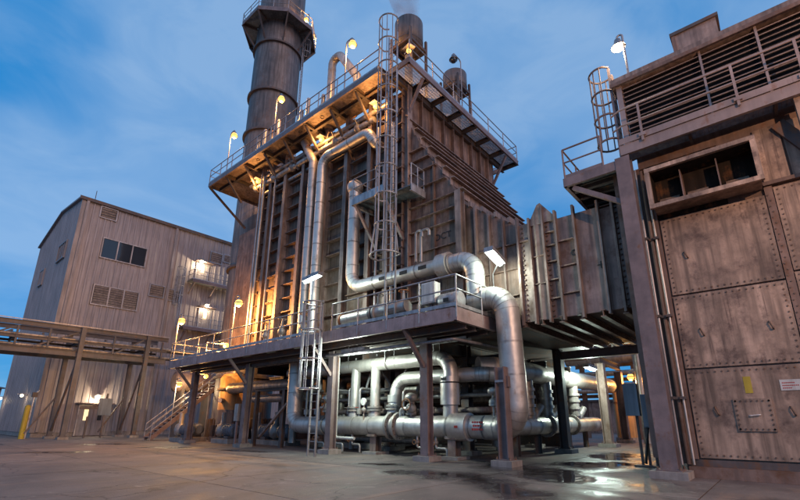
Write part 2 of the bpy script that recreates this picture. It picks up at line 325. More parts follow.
# ------------------------------------------------------------------ reusable builders
def railing(parent, pts, h=1.07, sp=1.5, r=0.03, toe=0.12, m='galv', drop=0.0, ends=(1, 1)):
    pts = [Vector(p) for p in pts]; Z = Vector((0, 0, 1))
    for i in range(len(pts) - 1):
        a, b = pts[i], pts[i + 1]; n = max(1, round((b - a).length / sp))
        for k in range(n + 1):
            if k == n and (i < len(pts) - 2 or not ends[1]): continue
            if k == 0 and i == 0 and not ends[0]: continue
            p = a.lerp(b, k / n); part('railing_post', MB().tube([p - Z * drop, p + Z * h], r, 6), m, parent)
        part('top_rail', MB().tube([a + Z * h, b + Z * h], r, 6), m, parent)
        part('middle_rail', MB().tube([a + Z * h * 0.54, b + Z * h * 0.54], r * 0.9, 6), m, parent)
        if toe: part('toe_board', MB().bar(a + Z * (toe / 2 + 0.004), b + Z * (toe / 2 + 0.004), 0.012, toe), m, parent)
def caged_ladder(name, label, c, t, nrm, z0, z1, cz0, cz1, wdt=0.46, rad=0.40, m='galv', flare=0.0, hoops=None, top=0.0, rs=0.3):
    c = Vector(c); t = Vector(t); nrm = Vector(nrm); Z = Vector((0, 0, 1)); th = thing(name, label, 'ladder', c + Z * z0)
    for s in (-1, 1): part('side_rail', MB().bar(c + t * s * wdt / 2 + Z * z0, c + t * s * wdt / 2 + Z * (z1 + top), 0.035, 0.085, up=nrm), m, th)
    n = int((z1 - z0) / rs)
    for k in range(n): part('rung', MB().tube([c - t * wdt / 2 + Z * (z0 + 0.25 + k * rs), c + t * wdt / 2 + Z * (z0 + 0.25 + k * rs)], 0.014, 5), m, th)
    def hp(a, r_): return c + nrm * 0.30 + (t * math.cos(a) + nrm * math.sin(a)) * r_
    nh = hoops or max(2, round((cz1 - cz0) / 1.3) + 1)
    for k in range(nh):
        z = cz0 + (cz1 - cz0) * k / (nh - 1); r_ = rad + (flare if k == 0 else 0)
        ps = [c + t * wdt / 2 + Z * z] + [hp(R(-20 + 220 * j / 12), r_) + Z * z for j in range(13)] + [c - t * wdt / 2 + Z * z]
        part('cage_hoop', MB().tube(ps, 0.036, 6), m, th)
    for j in range(7):
        a = R(-5 + 190 * j / 6); z2 = cz0 + (cz1 - cz0) / (nh - 1)
        part('cage_bar', MB().tube([hp(a, rad + flare) + Z * cz0, hp(a, rad) + Z * z2, hp(a, rad) + Z * cz1], 0.022, 5), m, th)
    return th
def light(parent, pos, energy, colr, rad=0.06):
    ld = bpy.data.lights.new('lamp_light', 'POINT'); ld.energy = energy; ld.color = colr; ld.shadow_soft_size = rad
    o = bpy.data.objects.new('lamp_light', ld); col.objects.link(o); o.parent = parent; o.location = Vector(pos) - root_loc(parent); return o
ORANGE = (1.0, 0.48, 0.13); WARM = (1.0, 0.80, 0.52); COOL = (0.80, 1.0, 0.88)
def goose_lamp(label, base, ztop, arm, energy, lit=True, colr=ORANGE, group=None, bulb='bulb_orange', sz=1.0):
    base = Vector(base); Z = Vector((0, 0, 1)); th = thing('area_lamp', label, 'lamp', base, group); arm = Vector(arm)
    top = base + Z * (ztop - base.z)
    path = fillet([base, top, top + arm, top + arm - Z * 0.25], 0.16, 5)
    part('pole', MB().tube(path, 0.035, 6), 'galv', th)
    hd = top + arm - Z * 0.22
    part('lamp_shade', MB().lathe(hd, [(0.04, 0.06), (0.10, 0.05), (0.13, -0.10), (0.24, -0.26), (0.22, -0.26), (0.11, -0.10), (0.02, -0.02)], 14), 'galv', th)
    part('bulb', MB().ball(hd - Z * 0.24, 0.20 * sz, 12, 1.1), bulb if lit else 'glass', th)
    if lit: light(th, hd - Z * 0.54, energy, colr)
    return th
def tube_lamp(label, p0, p1, energy, colr=COOL, stem=None, group=None, m='tube_white', w_=0.16):
    p0, p1 = Vector(p0), Vector(p1); c = (p0 + p1) / 2; Z = Vector((0, 0, 1)); th = thing('strip_light', label, 'lamp', c, group)
    hs = part('housing', MB().bar(p0 + Z * 0.10, p1 + Z * 0.10, w_ * 1.7, 0.05), 'galv', th)
    sd_w = (p1 - p0).cross(Z).normalized() * w_ * 0.86
    for q_ in (-1, 1): part('housing_side', MB().bar(p0 + sd_w * q_ + Z * 0.05, p1 + sd_w * q_ + Z * 0.05, 0.012, 0.15), 'galv', hs)
    for e_ in (p0, p1): part('end_cap', MB().bar(e_ - sd_w + Z * 0.04, e_ + sd_w + Z * 0.04, 0.03, 0.17), 'galv', hs)
    part('ballast_box', MB().bar(p0.lerp(p1, .35) + Z * 0.16, p0.lerp(p1, .65) + Z * 0.16, w_ * .8, 0.08), 'steel_dark', hs)
    d = (p1 - p0) * 0.03
    part('tube', MB().tube([p0 + d - Z * 0.045, p1 - d - Z * 0.045], w_ * 0.45, 8), m, th)
    if stem:
        for i, sp in enumerate(stem): part('stem', MB().tube(sp, 0.03, 6), 'galv', th)
    light(th, c - Z * 0.32, energy, colr, 0.15)
    return th
def flange(parent, p, d, r, th=0.07, m='valve', name='flange', bolts=0):
    p = Vector(p); d = Vector(d).normalized(); o = part(name, MB().cyl(p - d * th / 2, p + d * th / 2, r, 18), m, parent)
    if bolts:
        mb = MB(); a = d.cross(Vector((0.3, 0.2, 0.9))).normalized(); b = d.cross(a)
        for k in range(bolts):
            q = p + (a * math.cos(k * 6.2832 / bolts) + b * math.sin(k * 6.2832 / bolts)) * r * 0.88; mb.cyl(q - d * (th * 0.5 + 0.03), q + d * (th * 0.5 + 0.03), 0.02, 5)
        part('flange_bolts', mb, 'bolt', o, kind='stuff')
    return o
def pipe(name, label, pts, r, m='alu', rad=None, bands=1.2, nb=14, flanges=(), cat='pipe', group=None, fm='valve', n=8):
    pts = [Vector(p) for p in pts]; base = min(pts, key=lambda p: p.z); th = thing(name, label, cat, base, group)
    path = fillet(pts, rad or r * 2.4, n)
    part('pipe_body', MB().tube(path, r, nb), m, th)
    if bands:
        acc = 0.0; nxt = bands * 0.5
        for a, b in zip(path[:-1], path[1:]):
            l = (b - a).length
            while nxt < acc + l:
                if l > 0.3:
                    d = (b - a).normalized(); p = a + d * (nxt - acc); part('jacket_band', MB().tube([p - d * 0.03, p + d * 0.03], r * 1.03, nb, cap=False), 'alu_dull' if m == 'alu' else m, th)
                nxt += bands
            acc += l
        if len(path) > 4:                                        # lobster-back seams on the elbows
            for i in range(1, len(path) - 1):
                d = (path[i + 1] - path[i - 1]).normalized()
                if (path[i + 1] - path[i]).length < 0.35 and (path[i] - path[i - 1]).length < 0.35 and i % 2 == 0:
                    part('elbow_seam', MB().tube([path[i] - d * 0.012, path[i] + d * 0.012], r * 1.028, nb, cap=False), 'alu_dull' if m == 'alu' else m, th)
    for p, d, rr in flanges: flange(th, p, d, rr, m=fm, bolts=10)
    return th
def wcolumn(parent, x, y, z0, z1, s=0.36, m='steel', foot=True, rot=0, name='column'):
    up = (1, 0, 0) if rot == 0 else (0, 1, 0)
    o = part(name, MB().ibeam((x, y, z0 + 0.205 if foot else z0), (x, y, z1), s, s, up=up, tf=0.035, tw=0.025), m, parent)
    if foot:
        part('base_plate', MB().box(x - s * 0.72, x + s * 0.72, y - s * 0.72, y + s * 0.72, z0 + 0.17, z0 + 0.205), m, o)
        part('footing', MB().box(x - s * 1.05, x + s * 1.05, y - s * 1.05, y + s * 1.05, z0 - 0.01, z0 + 0.17), 'concrete_base', parent)
        mb = MB()
        for sx in (-1, 1):
            for sy in (-1, 1): mb.cyl((x + sx * s * 0.62, y + sy * s * 0.62, z0 + 0.20), (x + sx * s * 0.62, y + sy * s * 0.62, z0 + 0.27), 0.025, 6)
        part('anchor_bolts', mb, 'bolt', o, kind='stuff')
    return o

# ================================================================== GROUND
mb = MB(); mb.box(-400, 900, -500, 900, -0.6, -0.03); ground = struct('ground', mb, 'concrete')
SL = 4.7
for i in range(-1, 9):
    for j in range(-2, 11):
        x0, y0 = 0.6 + i * SL, -3.2 + j * SL
        if (x0 > 30 and y0 > 20) or (x0 < 3 and y0 > 30): continue
        part('slab', MB().box(x0 + 0.012, x0 + SL - 0.012, y0 + 0.012, y0 + SL - 0.012, -0.028, random.uniform(-0.004, 0.0)), 'concrete', ground)
# ================================================================== LEFT BUILDING (corrugated hall)
YB, XB0, XB1, ZE = 46.0, 8.45, 52.0, 21.0
YR, ZR, YF = 53.0, 21.75, 61.0
hall = thing('process_hall', 'tall grey corrugated steel hall behind the pipe bridge', 'building', (XB0, YB, 0))
def ribbed(x0, x1, y, z0, z1, pitch=0.52, d=0.055):
    mb = MB(); xs = []; x = x0
    while x < x1 - 1e-6:
        xs += [(x, 0), (x + pitch * 0.60, 0), (x + pitch * 0.68, -d), (x + pitch * 0.90, -d)]; x += pitch
    xs.append((x1, 0)); n = len(xs)
    v = [(a, y + b, z0) for a, b in xs] + [(a, y + b, z1) for a, b in xs]
    return mb.add(v, [(i, i + 1, n + i + 1, n + i) for i in range(n - 1)])
part('front_wall', ribbed(XB0, XB1, YB, 0.35, ZE - 0.15), 'cladding', hall)
part('wall_core', MB().box(XB0 + 0.08, XB1, YB + 0.06, YF, 0.0, ZE - 0.3), 'trim', hall)
mb = MB(); ys = []; y = YB; dd = 0.045
while y < YF - 1e-6: ys += [(y, 0), (y + 0.62 * 0.5, 0), (y + 0.36, -dd), (y + 0.45, -dd)]; y += 0.52
ys = [(min(a, YF), b) for a, b in ys] + [(YF, 0)]; n = len(ys)
def gz(y): return ZE + (ZR - ZE) * (y - YB) / (YR - YB) if y < YR else ZR + (ZE - 1.0 - ZR) * (y - YR) / (YF - YR)
mb.add([(XB0 + b, a, 0.35) for a, b in ys] + [(XB0 + b, a, gz(a) - 0.12) for a, b in ys], [(i + 1, i, n + i, n + i + 1) for i in range(n - 1)])
part('gable_wall', mb, 'cladding', hall)
part('plinth', MB().box(XB0 + 0.03, XB1, YB + 0.03, YF, 0, 0.36), 'concrete_base', hall)
roof = part('roof', MB().slab([(XB0 - 0.25, YB - 0.25, ZE), (XB1, YB - 0.25, ZE), (XB1, YR, ZR + 0.02), (XB0 - 0.25, YR, ZR + 0.02)], 0.16).slab([(XB0 - 0.25, YR, ZR + 0.02), (XB1, YR, ZR + 0.02), (XB1, YF + 0.2, ZE - 1.0), (XB0 - 0.25, YF + 0.2, ZE - 1.0)], 0.16), 'trim', hall)
part('gutter', MB().channel((XB0 - 0.3, YB - 0.27, ZE - 0.12), (XB1, YB - 0.27, ZE - 0.12), 0.3, 0.18, -1), 'steel_dark', roof)
part('corner_trim', MB().box(XB0 - 0.08, XB0 + 0.30, YB - 0.09, YB + 0.04, 0.36, ZE - 0.18), 'trim', hall)
for px in (75.0, 172.0):
    x = ony(px, 260, YB).x; part('downspout', MB().box(x - 0.11, x + 0.11, YB - 0.24, YB - 0.06, 0.4, ZE - 0.2), 'trim', hall)
part('lightning_rod', MB().tube([(XB0 + 0.9, YB + 0.2, ZE), (XB0 + 0.9, YB + 0.2, ZE + 1.1)], 0.03, 5), 'steel_dark', roof)
def wall_opening(parent, name, x0, x1, z0, z1, panes, kind):
    o = part(name, MB().box(x0, x1, YB - 0.075, YB - 0.058, z0, z1), 'black', parent); t = 0.09
    for a in ((x0 - t, x1 + t, z1, z1 + t), (x0 - t, x1 + t, z0 - t, z0), (x0 - t, x0, z0, z1), (x1, x1 + t, z0, z1)):
        part('frame', MB().box(a[0], a[1], YB - 0.15, YB - 0.03, a[2], a[3]), 'galv', o)
    for k in range(panes):
        a, b = x0 + (x1 - x0) * k / panes, x0 + (x1 - x0) * (k + 1) / panes
        if k: part('mullion', MB().box(a - 0.05, a + 0.05, YB - 0.145, YB - 0.05, z0 + 0.002, z1 - 0.002), 'galv', o)
        if kind == 'pane': part('pane', MB().slab([(a + 0.05, YB - 0.095 + random.uniform(-.008, .008), z0 + 0.002), (b - 0.05, YB - 0.095, z0 + 0.002), (b - 0.05, YB - 0.095 + random.uniform(-.008, .008), z1 - 0.002), (a + 0.05, YB - 0.095, z1 - 0.002)], 0.015), 'glass', o)
        else:
            nb = max(4, int((z1 - z0) / 0.2))
            for j in range(nb):
                z = z0 + (z1 - z0) * (j + 0.5) / nb
                part('louver_blade', MB().bar((a + 0.05, YB - 0.11, z), (b - 0.05, YB - 0.11, z), 0.02, 0.17, up=(0, -0.6, 1)), 'trim', o)
def rect(px0, py0, px1, py1):
    a, b = ony(px0, py0, YB), ony(px1, py1, YB); return min(a.x, b.x), max(a.x, b.x), min(a.z, b.z), max(a.z, b.z)
x0, _, z0, z1 = rect(101, 257, 104, 238.4); x1 = ony(145, 258, YB).x; wall_opening(hall, 'window', x0, x1, z0, z1, 3, 'pane')
x0, _, z0, z1 = rect(92, 303.5, 94.5, 285); x1 = ony(137, 300, YB).x; wall_opening(hall, 'louver_bank', x0, x1, z0, z1, 3, 'louver')
for (a, b, c, d) in ((102, 207, 103, 217.5), (150.5, 284.5, 150, 295.5), (166.5, 289, 166, 299.5), (211, 252, 211, 262), (224, 255, 224, 262)):
    q = ony(a, b, YB); q2 = ony(c, d, YB); wall_opening(hall, 'wall_vent', q.x, q.x + 1.25, q2.z, q.z, 1, 'louver')
# gable windows
for (pa, pb) in (((46, 269.5), (38, 291)), ((68.5, 241), (57, 265))):
    a, b = onx(pa[0], pa[1], XB0), onx(pb[0], pb[1], XB0); y0, y1 = min(a.y, b.y), max(a.y, b.y); z1 = a.z; z0 = z1 - 1.55
    o = part('window', MB().box(XB0 - 0.075, XB0 - 0.058, y0, y1, z0, z1), 'black', hall)
    for f in ((y0 - .1, y1 + .1, z1, z1 + .1), (y0 - .1, y1 + .1, z0 - .1, z0), (y0 - .1, y0, z0, z1), (y1, y1 + .1, z0, z1)): part('frame', MB().box(XB0 - 0.17, XB0 - 0.03, *f), 'trim', o)
    for k in range(4):
        a, b = y0 + (y1 - y0) * k / 4, y0 + (y1 - y0) * (k + 1) / 4
        part('pane', MB().box(XB0 - 0.11, XB0 - 0.095, a + 0.05, b - 0.05, z0 + .003, z1 - .003), 'glass', o)
        if k: part('mullion', MB().box(XB0 - 0.15, XB0 - 0.06, a - 0.05, a + 0.05, z0 + .004, z1 - .004), 'trim', o)
# ground double door, balcony doors
def hall_door(x0, x1, z0, z1, leaves=2, lite=True, awn=True):
    o = part('door', MB().box(x0, x1, YB - 0.10, YB - 0.04, z0, z1), 'trim', hall)
    for f in ((x0 - .1, x1 + .1, z1, z1 + .1), (x0 - .1, x0, z0, z1), (x1, x1 + .1, z0, z1)): part('door_frame', MB().box(f[0], f[1], YB - 0.17, YB - 0.03, f[2], f[3]), 'galv', o)
    for k in range(leaves):
        a, b = x0 + (x1 - x0) * k / leaves, x0 + (x1 - x0) * (k + 1) / leaves
        part('door_leaf', MB().box(a + .02, b - .02, YB - 0.135, YB - 0.102, z0 + .03, z1 - .02), 'trim', o)
        if lite: part('vision_panel', MB().box(a + (b - a) * .35, a + (b - a) * .65, YB - 0.15, YB - 0.137, z0 + 1.25, z1 - .3), 'glass' if k else 'pane_glow', o)
        part('handle', MB().tube([(b - .12, YB - 0.19, z0 + 1.0), (b - .12, YB - 0.19, z0 + 1.25)], .018, 5), 'galv', o)
    if awn: part('door_canopy', MB().box(x0 - .35, x1 + .35, YB - 0.75, YB - 0.06, z1 + .16, z1 + .24), 'steel', o)
emis('pane_glow', (1.0, 0.75, 0.4), 1.2)  # glow put into one door pane, no bulb behind it
hall_door(11.35, 13.4, 0.05, 2.5)
q = ony(202, 288, YB); zB = 15.35
hall_door(19.3, 20.5, zB + .06, zB + 2.2, 1)
q1, q2 = ony(195, 330, YB), ony(208, 309, YB); hall_door(20.2, 21.4, q1.z, q1.z + 2.3, 1)
bal = thing('hall_balcony', 'steel balcony with railings high on the corrugated hall', 'balcony', (18.6, YB - 1.4, zB))
part('deck', MB().box(18.5, 25.5, YB - 1.45, YB - 0.07, zB - 0.06, zB), 'deck', bal)
part('edge_beam', MB().channel((18.5, YB - 1.46, zB - 0.12), (25.5, YB - 1.46, zB - 0.12), 0.32, 0.1, -1), 'steel', bal)
for x in (18.8, 21.0, 23.2, 25.3): part('bracket', MB().bar((x, YB - 0.1, zB - 1.3), (x, YB - 1.4, zB - 0.2), 0.1, 0.1), 'steel', bal)
railing(bal, [(18.5, YB - 0.2, zB), (18.5, YB - 1.42, zB), (25.5, YB - 1.42, zB)], sp=1.3)
bal2 = thing('hall_landing', 'lower steel landing under the balcony of the corrugated hall', 'balcony', (18.6, YB - 1.4, q1.z - 0.1))
zb2 = q1.z - 0.05
part('deck', MB().box(18.2, 25.5, YB - 1.45, YB - 0.07, zb2 - 0.06, zb2), 'deck', bal2)
part('edge_beam', MB().channel((18.2, YB - 1.46, zb2 - 0.12), (25.5, YB - 1.46, zb2 - 0.12), 0.32, 0.1, -1), 'steel', bal2)
for x in (18.6, 21.2, 23.8): part('bracket', MB().bar((x, YB - 0.1, zb2 - 1.3), (x, YB - 1.4, zb2 - 0.2), 0.1, 0.1), 'steel', bal2)
railing(bal2, [(18.2, YB - 0.2, zb2), (18.2, YB - 1.42, zb2), (25.5, YB - 1.42, zb2)], sp=1.3)
caged_ladder('caged_ladder', 'caged ladder up to the balcony of the corrugated hall', (17.9, YB - 0.7, 0), (0, 1, 0), (-1, 0, 0), zb2, zB + 1.2, zb2 + 2.2, zB + 1.1, hoops=5)
def wall_lamp(label, pos, nrm, energy, colr=WARM, bulb='bulb_white', group=None, sz=0.16):
    pos = Vector(pos); nrm = Vector(nrm); th = thing('wall_lamp', label, 'lamp', pos, group); Z = Vector((0, 0, 1))
    part('bracket', MB().bar(pos + nrm * 0.0, pos + nrm * 0.28, 0.08, 0.08), 'galv', th)
    part('lamp_shade', MB().bar(pos + nrm * 0.08 + Z * 0.13, pos + nrm * 0.62 + Z * 0.07, 0.42, 0.05), 'galv', th)
    part('bulb', MB().ball(pos + nrm * 0.34 - Z * 0.06, sz, 10), bulb, th)
    light(th, pos + nrm * 0.75 - Z * 0.3, energy, colr)
q = ony(200, 262, YB); wall_lamp('bright wall lamp above the upper balcony door of the corrugated hall', (q.x, YB - 0.07, q.z), (0, -1, 0), 280, sz=0.22)
q = ony(205, 306, YB); wall_lamp('wall lamp above the lower landing door of the corrugated hall', (q.x, YB - 0.07, q.z), (0, -1, 0), 190, sz=0.22)
q = ony(96, 398, YB); wall_lamp('wall lamp over the double door at ground level', (q.x, YB - 0.07, 3.3), (0, -1, 0), 190, sz=0.22)
for lab, px, py in (('wall lamp low on the gable end of the corrugated hall beside the bollard', 28, 395), ('wall lamp low on the gable end of the corrugated hall towards its far corner', 6, 398)):
    q = onx(px, py, XB0); wall_lamp(lab, (XB0 - 0.06, q.y, q.z), (-1, 0, 0), 25, sz=0.13)
bo = thing('bollard', 'tall yellow guard post in front of the corrugated hall', 'bollard', (7.5, 43.4, 0))
part('post', MB().cyl((7.5, 43.4, 0), (7.5, 43.4, 2.3), 0.17, 14), 'yellow', bo)
part('cap', MB().lathe((7.5, 43.4, 2.3), [(0.17, 0), (0.16, 0.06), (0.10, 0.12), (0.001, 0.14)], 14), 'yellow', bo)
part('conduit', MB().tube(fillet([(7.72, 43.4, 0), (7.72, 43.4, 3.2), (7.95, 43.6, 3.5)], .12), 0.06, 6), 'galv', bo)
part('junction_box', MB().box(7.58, 7.9, 43.25, 43.5, 3.0, 3.35), 'steel_dark', bo)
pn = thing('panel_stand', 'dark instrument panel on two posts beside the hall door', 'panel', (11.6, 42.0, 0))
for x in (11.0, 12.1): part('post', MB().bar((x, 42, 0), (x, 42, 3.4 if x > 12 else 1.6), 0.12, 0.12, up=(1, 0, 0)), 'steel_dark', pn)
part('panel', MB().box(11.6, 12.5, 41.9, 42.0, 1.7, 3.0), 'blue_grey', pn); part('cross_rail', MB().box(10.4, 12.6, 41.95, 42.05, 2.15, 2.3), 'steel_dark', pn)

ds = thing('distant_store', 'low distant store building beyond the far end of the hall', 'building', (-5, 100, 0))
part('wall', ribbed(-40, 12, 95, 0, 6.2, 1.2, .1), 'trim', ds); part('roof', MB().slab([(-41, 94.4, 6.2), (13, 94.4, 6.2), (13, 112, 7.6), (-41, 112, 7.6)], .2), 'steel_dark', ds); part('side_wall', MB().box(11.9, 12, 95.1, 111, 0, 6.2), 'trim', ds)
for x in (-8, 2): part('door', MB().box(x, x + 3.4, 94.8, 94.88, 0, 4.0), 'blue_grey', ds)
# ================================================================== PIPE BRIDGE (left)
rk = thing('pipe_bridge', 'steel truss pipe bridge on posts crossing in front of the hall', 'pipe rack', (9.1, 40, 0))
XR0, XR1 = -14.0, 15.3
for y in (40.0, 42.3):
    part('top_chord', MB().ibeam((XR0, y, 7.92), (XR1, y, 7.95), 0.32, 0.2), 'rack_steel', rk)
    part('middle_chord', MB().ibeam((XR0, y, 6.95), (XR1, y, 6.95), 0.16, 0.14), 'rack_steel', rk)
    part('bottom_chord', MB().ibeam((XR0, y, 6.08), (XR1, y, 6.1), 0.4, 0.22), 'rack_steel', rk)
    for x in (-9.5, -4.2, -1.6, 0.9, 3.0, 5.4, 7.2, 11.3, 14.9): part('web_post', MB().bar((x, y, 6.34), (x, y, 7.72), 0.14, 0.12, up=(1, 0, 0)), 'rack_steel', rk)
    for x0, x1 in ((5.4, 3.0), (8.9, 6.4), (13.4, 11.4), (0.9, 3.0)): part('diagonal', MB().bar((x0, y + .06, 7.7), (x1, y + .06, 6.36), 0.1, 0.1), 'rack_steel', rk)
for x in (-8, -3, 0.9, 5.4, 9.1, 13.75): part('cross_beam', MB().ibeam((x, 40.12, 6.95), (x, 42.2, 6.95), 0.22, 0.18), 'rack_steel', rk)
for x, s in ((9.15, -1), (13.7, -1), (-6.5, -1)):
    wcolumn(rk, x, 39.86, 0, 8.1, 0.30, 'rack_steel', rot=1); wcolumn(rk, x - 0.2, 42.5, 0, 7.9, 0.3, 'rack_steel', rot=1)
    part('brace', MB().bar((x, 40.1, 5.6), (x - .2, 42.3, 0.6), 0.12, 0.12), 'steel_dark', rk)
    part('brace', MB().bar((x - 1.7, 42.4, 0.4), (x - 0.1, 42.4, 3.4), 0.1, 0.1), 'steel_dark', rk)
part('fascia_strip', MB().box(XR0, XR1, 39.84, 39.866, 8.14, 8.2), 'galv', rk)
for i, (y, z, r_) in enumerate(((40.5, 7.2, .11), (40.9, 7.22, .14), (41.4, 7.25, .18), (41.9, 7.2, .1), (40.7, 6.5, .12), (41.3, 6.52, .16))):
    pipe('rack_pipe', ['thin silver line on the pipe bridge nearest its outer edge', 'middling silver line on the upper tier of the pipe bridge', 'thickest silver line on the upper tier of the pipe bridge', 'thin rear line on the upper tier of the pipe bridge', 'slim lower tier line on the pipe bridge', 'thick lower tier line on the pipe bridge'][i],
         [(XR0 - 1, y, z), (XR1 + 3, y, z)], r_, 'alu_dull', bands=2.0, nb=10, group='lines along the pipe bridge')
# small horizontal drum and stairs at the end of the bridge
dr = thing('drum', 'small rusty horizontal drum beside the stair', 'tank', (16.2, 37.0, 3.2))
part('shell', MB().tube([(15.0, 37, 4.3), (15.12, 37, 4.3), (18.4, 37, 4.3), (18.52, 37, 4.3)], [0.55, 0.8, 0.8, 0.55], 20), 'turbine_trim', dr)
for x in (15.6, 17.8): part('saddle', MB().box(x - .12, x + .12, 36.4, 37.6, 0, 3.75), 'steel_dark', dr)
part('nozzle', MB().cyl((15.6, 37, 4.9), (15.6, 37, 6.0), 0.15, 12), 'alu_dull', dr)
st = thing('stair', 'steel stair with tube handrails climbing beside the stack base', 'stairs', (13.4, 33.5, 0))
SA, SB = Vector((12.6, 34.0, 0.1)), Vector((17.4, 34.0, 4.3))
for y in (33.5, 34.5): part('stringer', MB().bar((SA.x, y, SA.z), (SB.x, y, SB.z), 0.06, 0.28), 'steel', st)
for k in range(18):
    p = SA.lerp(SB, (k + .5) / 18); part('tread', MB().box(p.x - .14, p.x + .14, 33.53, 34.47, p.z - .02, p.z + .02), 'galv', st)
for y in (33.47, 34.53):
    for dz in (0.55, 1.0): part('handrail', MB().tube([(SA.x, y, SA.z + dz), (SB.x, y, SB.z + dz)], 0.03, 6), 'galv', st)
    for k in range(5): p = SA.lerp(SB, k / 4); part('railing_post', MB().tube([(p.x, y, p.z - .1), (p.x, y, p.z + 1.0)], 0.028, 6), 'galv', st)
part('landing', MB().box(17.4, 19.0, 33.4, 36.2, 4.22, 4.32), 'deck', st)
for x, y in ((17.6, 33.6), (18.9, 36.0), (17.6, 36.0)): part('landing_post', MB().bar((x, y, 0), (x, y, 4.2), .14, .14, up=(1, 0, 0)), 'steel', st)
q = Vector((14.6, 34.9, 3.9)); wl = goose_lamp('sodium lamp on a short pole over the stair', (14.6, 35.4, 0), 4.4, (0, -0.5, 0), 380, colr=(1.0, .76, .42))

# ================================================================== STACK
SX, SY, SR = 17.9, 31.3, 2.08
stk = thing('exhaust_stack', 'tall cylindrical steel exhaust stack with ring flanges behind the boiler', 'chimney', (SX, SY, 0))
zs = [0.75, 4.3, 12.8, 25.2, 29.3, 34.6, 46.0]
for a, b in zip(zs[:-1], zs[1:]): part('shell_section', MB().tube([(SX, SY, a), (SX, SY, b)], SR, 40, cap=False), 'stack_steel', stk)
for z in (4.35, 12.85, 25.2, 29.3, 34.55): part('ring_flange', MB().lathe((SX, SY, z), [(SR - .02, -.09), (SR + .2, -.09), (SR + .2, .09), (SR - .02, .09)], 40, False), 'steel_dark', stk)
for k in range(40): t = k * math.pi / 20
part('skirt', MB().lathe((SX, SY, 0), [(SR + .32, 0.0), (SR + .32, .16), (SR + .04, .2), (SR + .04, 1.5), (SR - .05, 1.5)], 40, False), 'stack_steel', stk)
for k in range(32):
    t = k * math.pi / 16; d = Vector((math.cos(t), math.sin(t), 0)); p = Vector((SX, SY, 0))
    part('gusset', MB().add([p + d * SR + Vector((0, 0, .2)), p + d * (SR + .34) + Vector((0, 0, .2)), p + d * (SR + .12) + Vector((0, 0, 1.45)), p + d * SR + Vector((0, 0, 1.45))], [(0, 1, 2, 3)]).prof(p + d * SR + Vector((0, 0, .2)), p + d * (SR + .3) + Vector((0, 0, .2)), [(-.04, 0), (.04, 0), (.04, 1.2), (-.04, 1.2)]), 'steel_dark', stk)
bt = thing('blowdown_tank', 'amber lit upright tank on a ribbed skirt beside the stack under the platform', 'tank', (15.75, 29.0, 0))
part('shell', MB().lathe((15.75, 29.0, 0), [(.86, 1.25), (.86, 4.1), (.7, 4.35), (.3, 4.45), (.01, 4.46)], 26), 'lamplit_orange', bt)
part('skirt', MB().lathe((15.75, 29.0, 0), [(1.18, 0), (1.18, .3), (.9, .34), (.88, 2.0), (.86, 2.0)], 26, False), 'stack_steel', bt)
part('shell_band', MB().lathe((15.75, 29.0, 3.35), [(.86, -.06), (1.05, -.06), (1.05, .06), (.86, .06)], 26, False), 'steel_dark', bt)
for k in range(20):
    t_ = k * math.pi / 10; d_ = Vector((math.cos(t_), math.sin(t_), 0)); p_ = Vector((15.75, 29.0, .3))
    part('gusset', MB().prof(p_ + d_ * .86, p_ + d_ * 1.16, [(-.035, 0), (.035, 0), (.035, .72), (-.035, .72)]), 'steel_dark', bt)
part('nozzle', MB().cyl((15.75, 29.0, 2.6), (14.7, 28.6, 2.6), .16, 12), 'alu_dull', bt); part('nozzle', MB().cyl((15.75, 29.0, 4.3), (15.75, 29.0, 4.75), .2, 12), 'alu_dull', bt)
sp = thing('stack_platform', 'octagonal walkway with railings around the top of the stack', 'platform', (SX, SY, 36.4))
zp, ro = 37.1, 3.45; oc = [(SX + ro * math.cos(R(22.5 + 45 * k)), SY + ro * math.sin(R(22.5 + 45 * k))) for k in range(8)]
ic = [(SX + (SR + .03) * math.cos(R(22.5 + 45 * k)), SY + (SR + .03) * math.sin(R(22.5 + 45 * k))) for k in range(8)]
for k in range(8):
    a, b, c, d = oc[k], oc[(k + 1) % 8], ic[(k + 1) % 8], ic[k]
    part('deck_plate', MB().slab([(*a, zp), (*b, zp), (*c, zp), (*d, zp)], 0.05), 'deck', sp)
    part('edge_beam', MB().bar((*a, zp - .1), (*b, zp - .1), .06, .42), 'steel', sp)
    part('bracket', MB().bar((*a, zp - .25), (*d, zp - 2.3), .12, .14), 'steel_dark', sp)
    part('radial_beam', MB().bar((*a, zp - .17), (*d, zp - .17), .1, .2), 'steel_dark', sp)
railing(sp, [(*oc[k % 8], zp) for k in range(9)], sp=1.4)
caged_ladder('caged_ladder', 'long ladder up the side of the exhaust stack', (SX + 1.55, SY - 1.75, 0), (0.75, 0.66, 0), (0.66, -0.75, 0), 19, 37.2, 35.2, 36.6, rad=.36, hoops=2)
goose_lamp('sodium lamp at the railing of the stack walkway towards the boiler', (SX + 3.2, SY - 1.3, zp), zp + 2.0, (-.35, 0, 0), 500)
goose_lamp('sodium lamp on the stack walkway beside the stack shell', (SX + 0.9, SY - 3.2, zp), zp + 1.4, (0, .4, 0), 350)

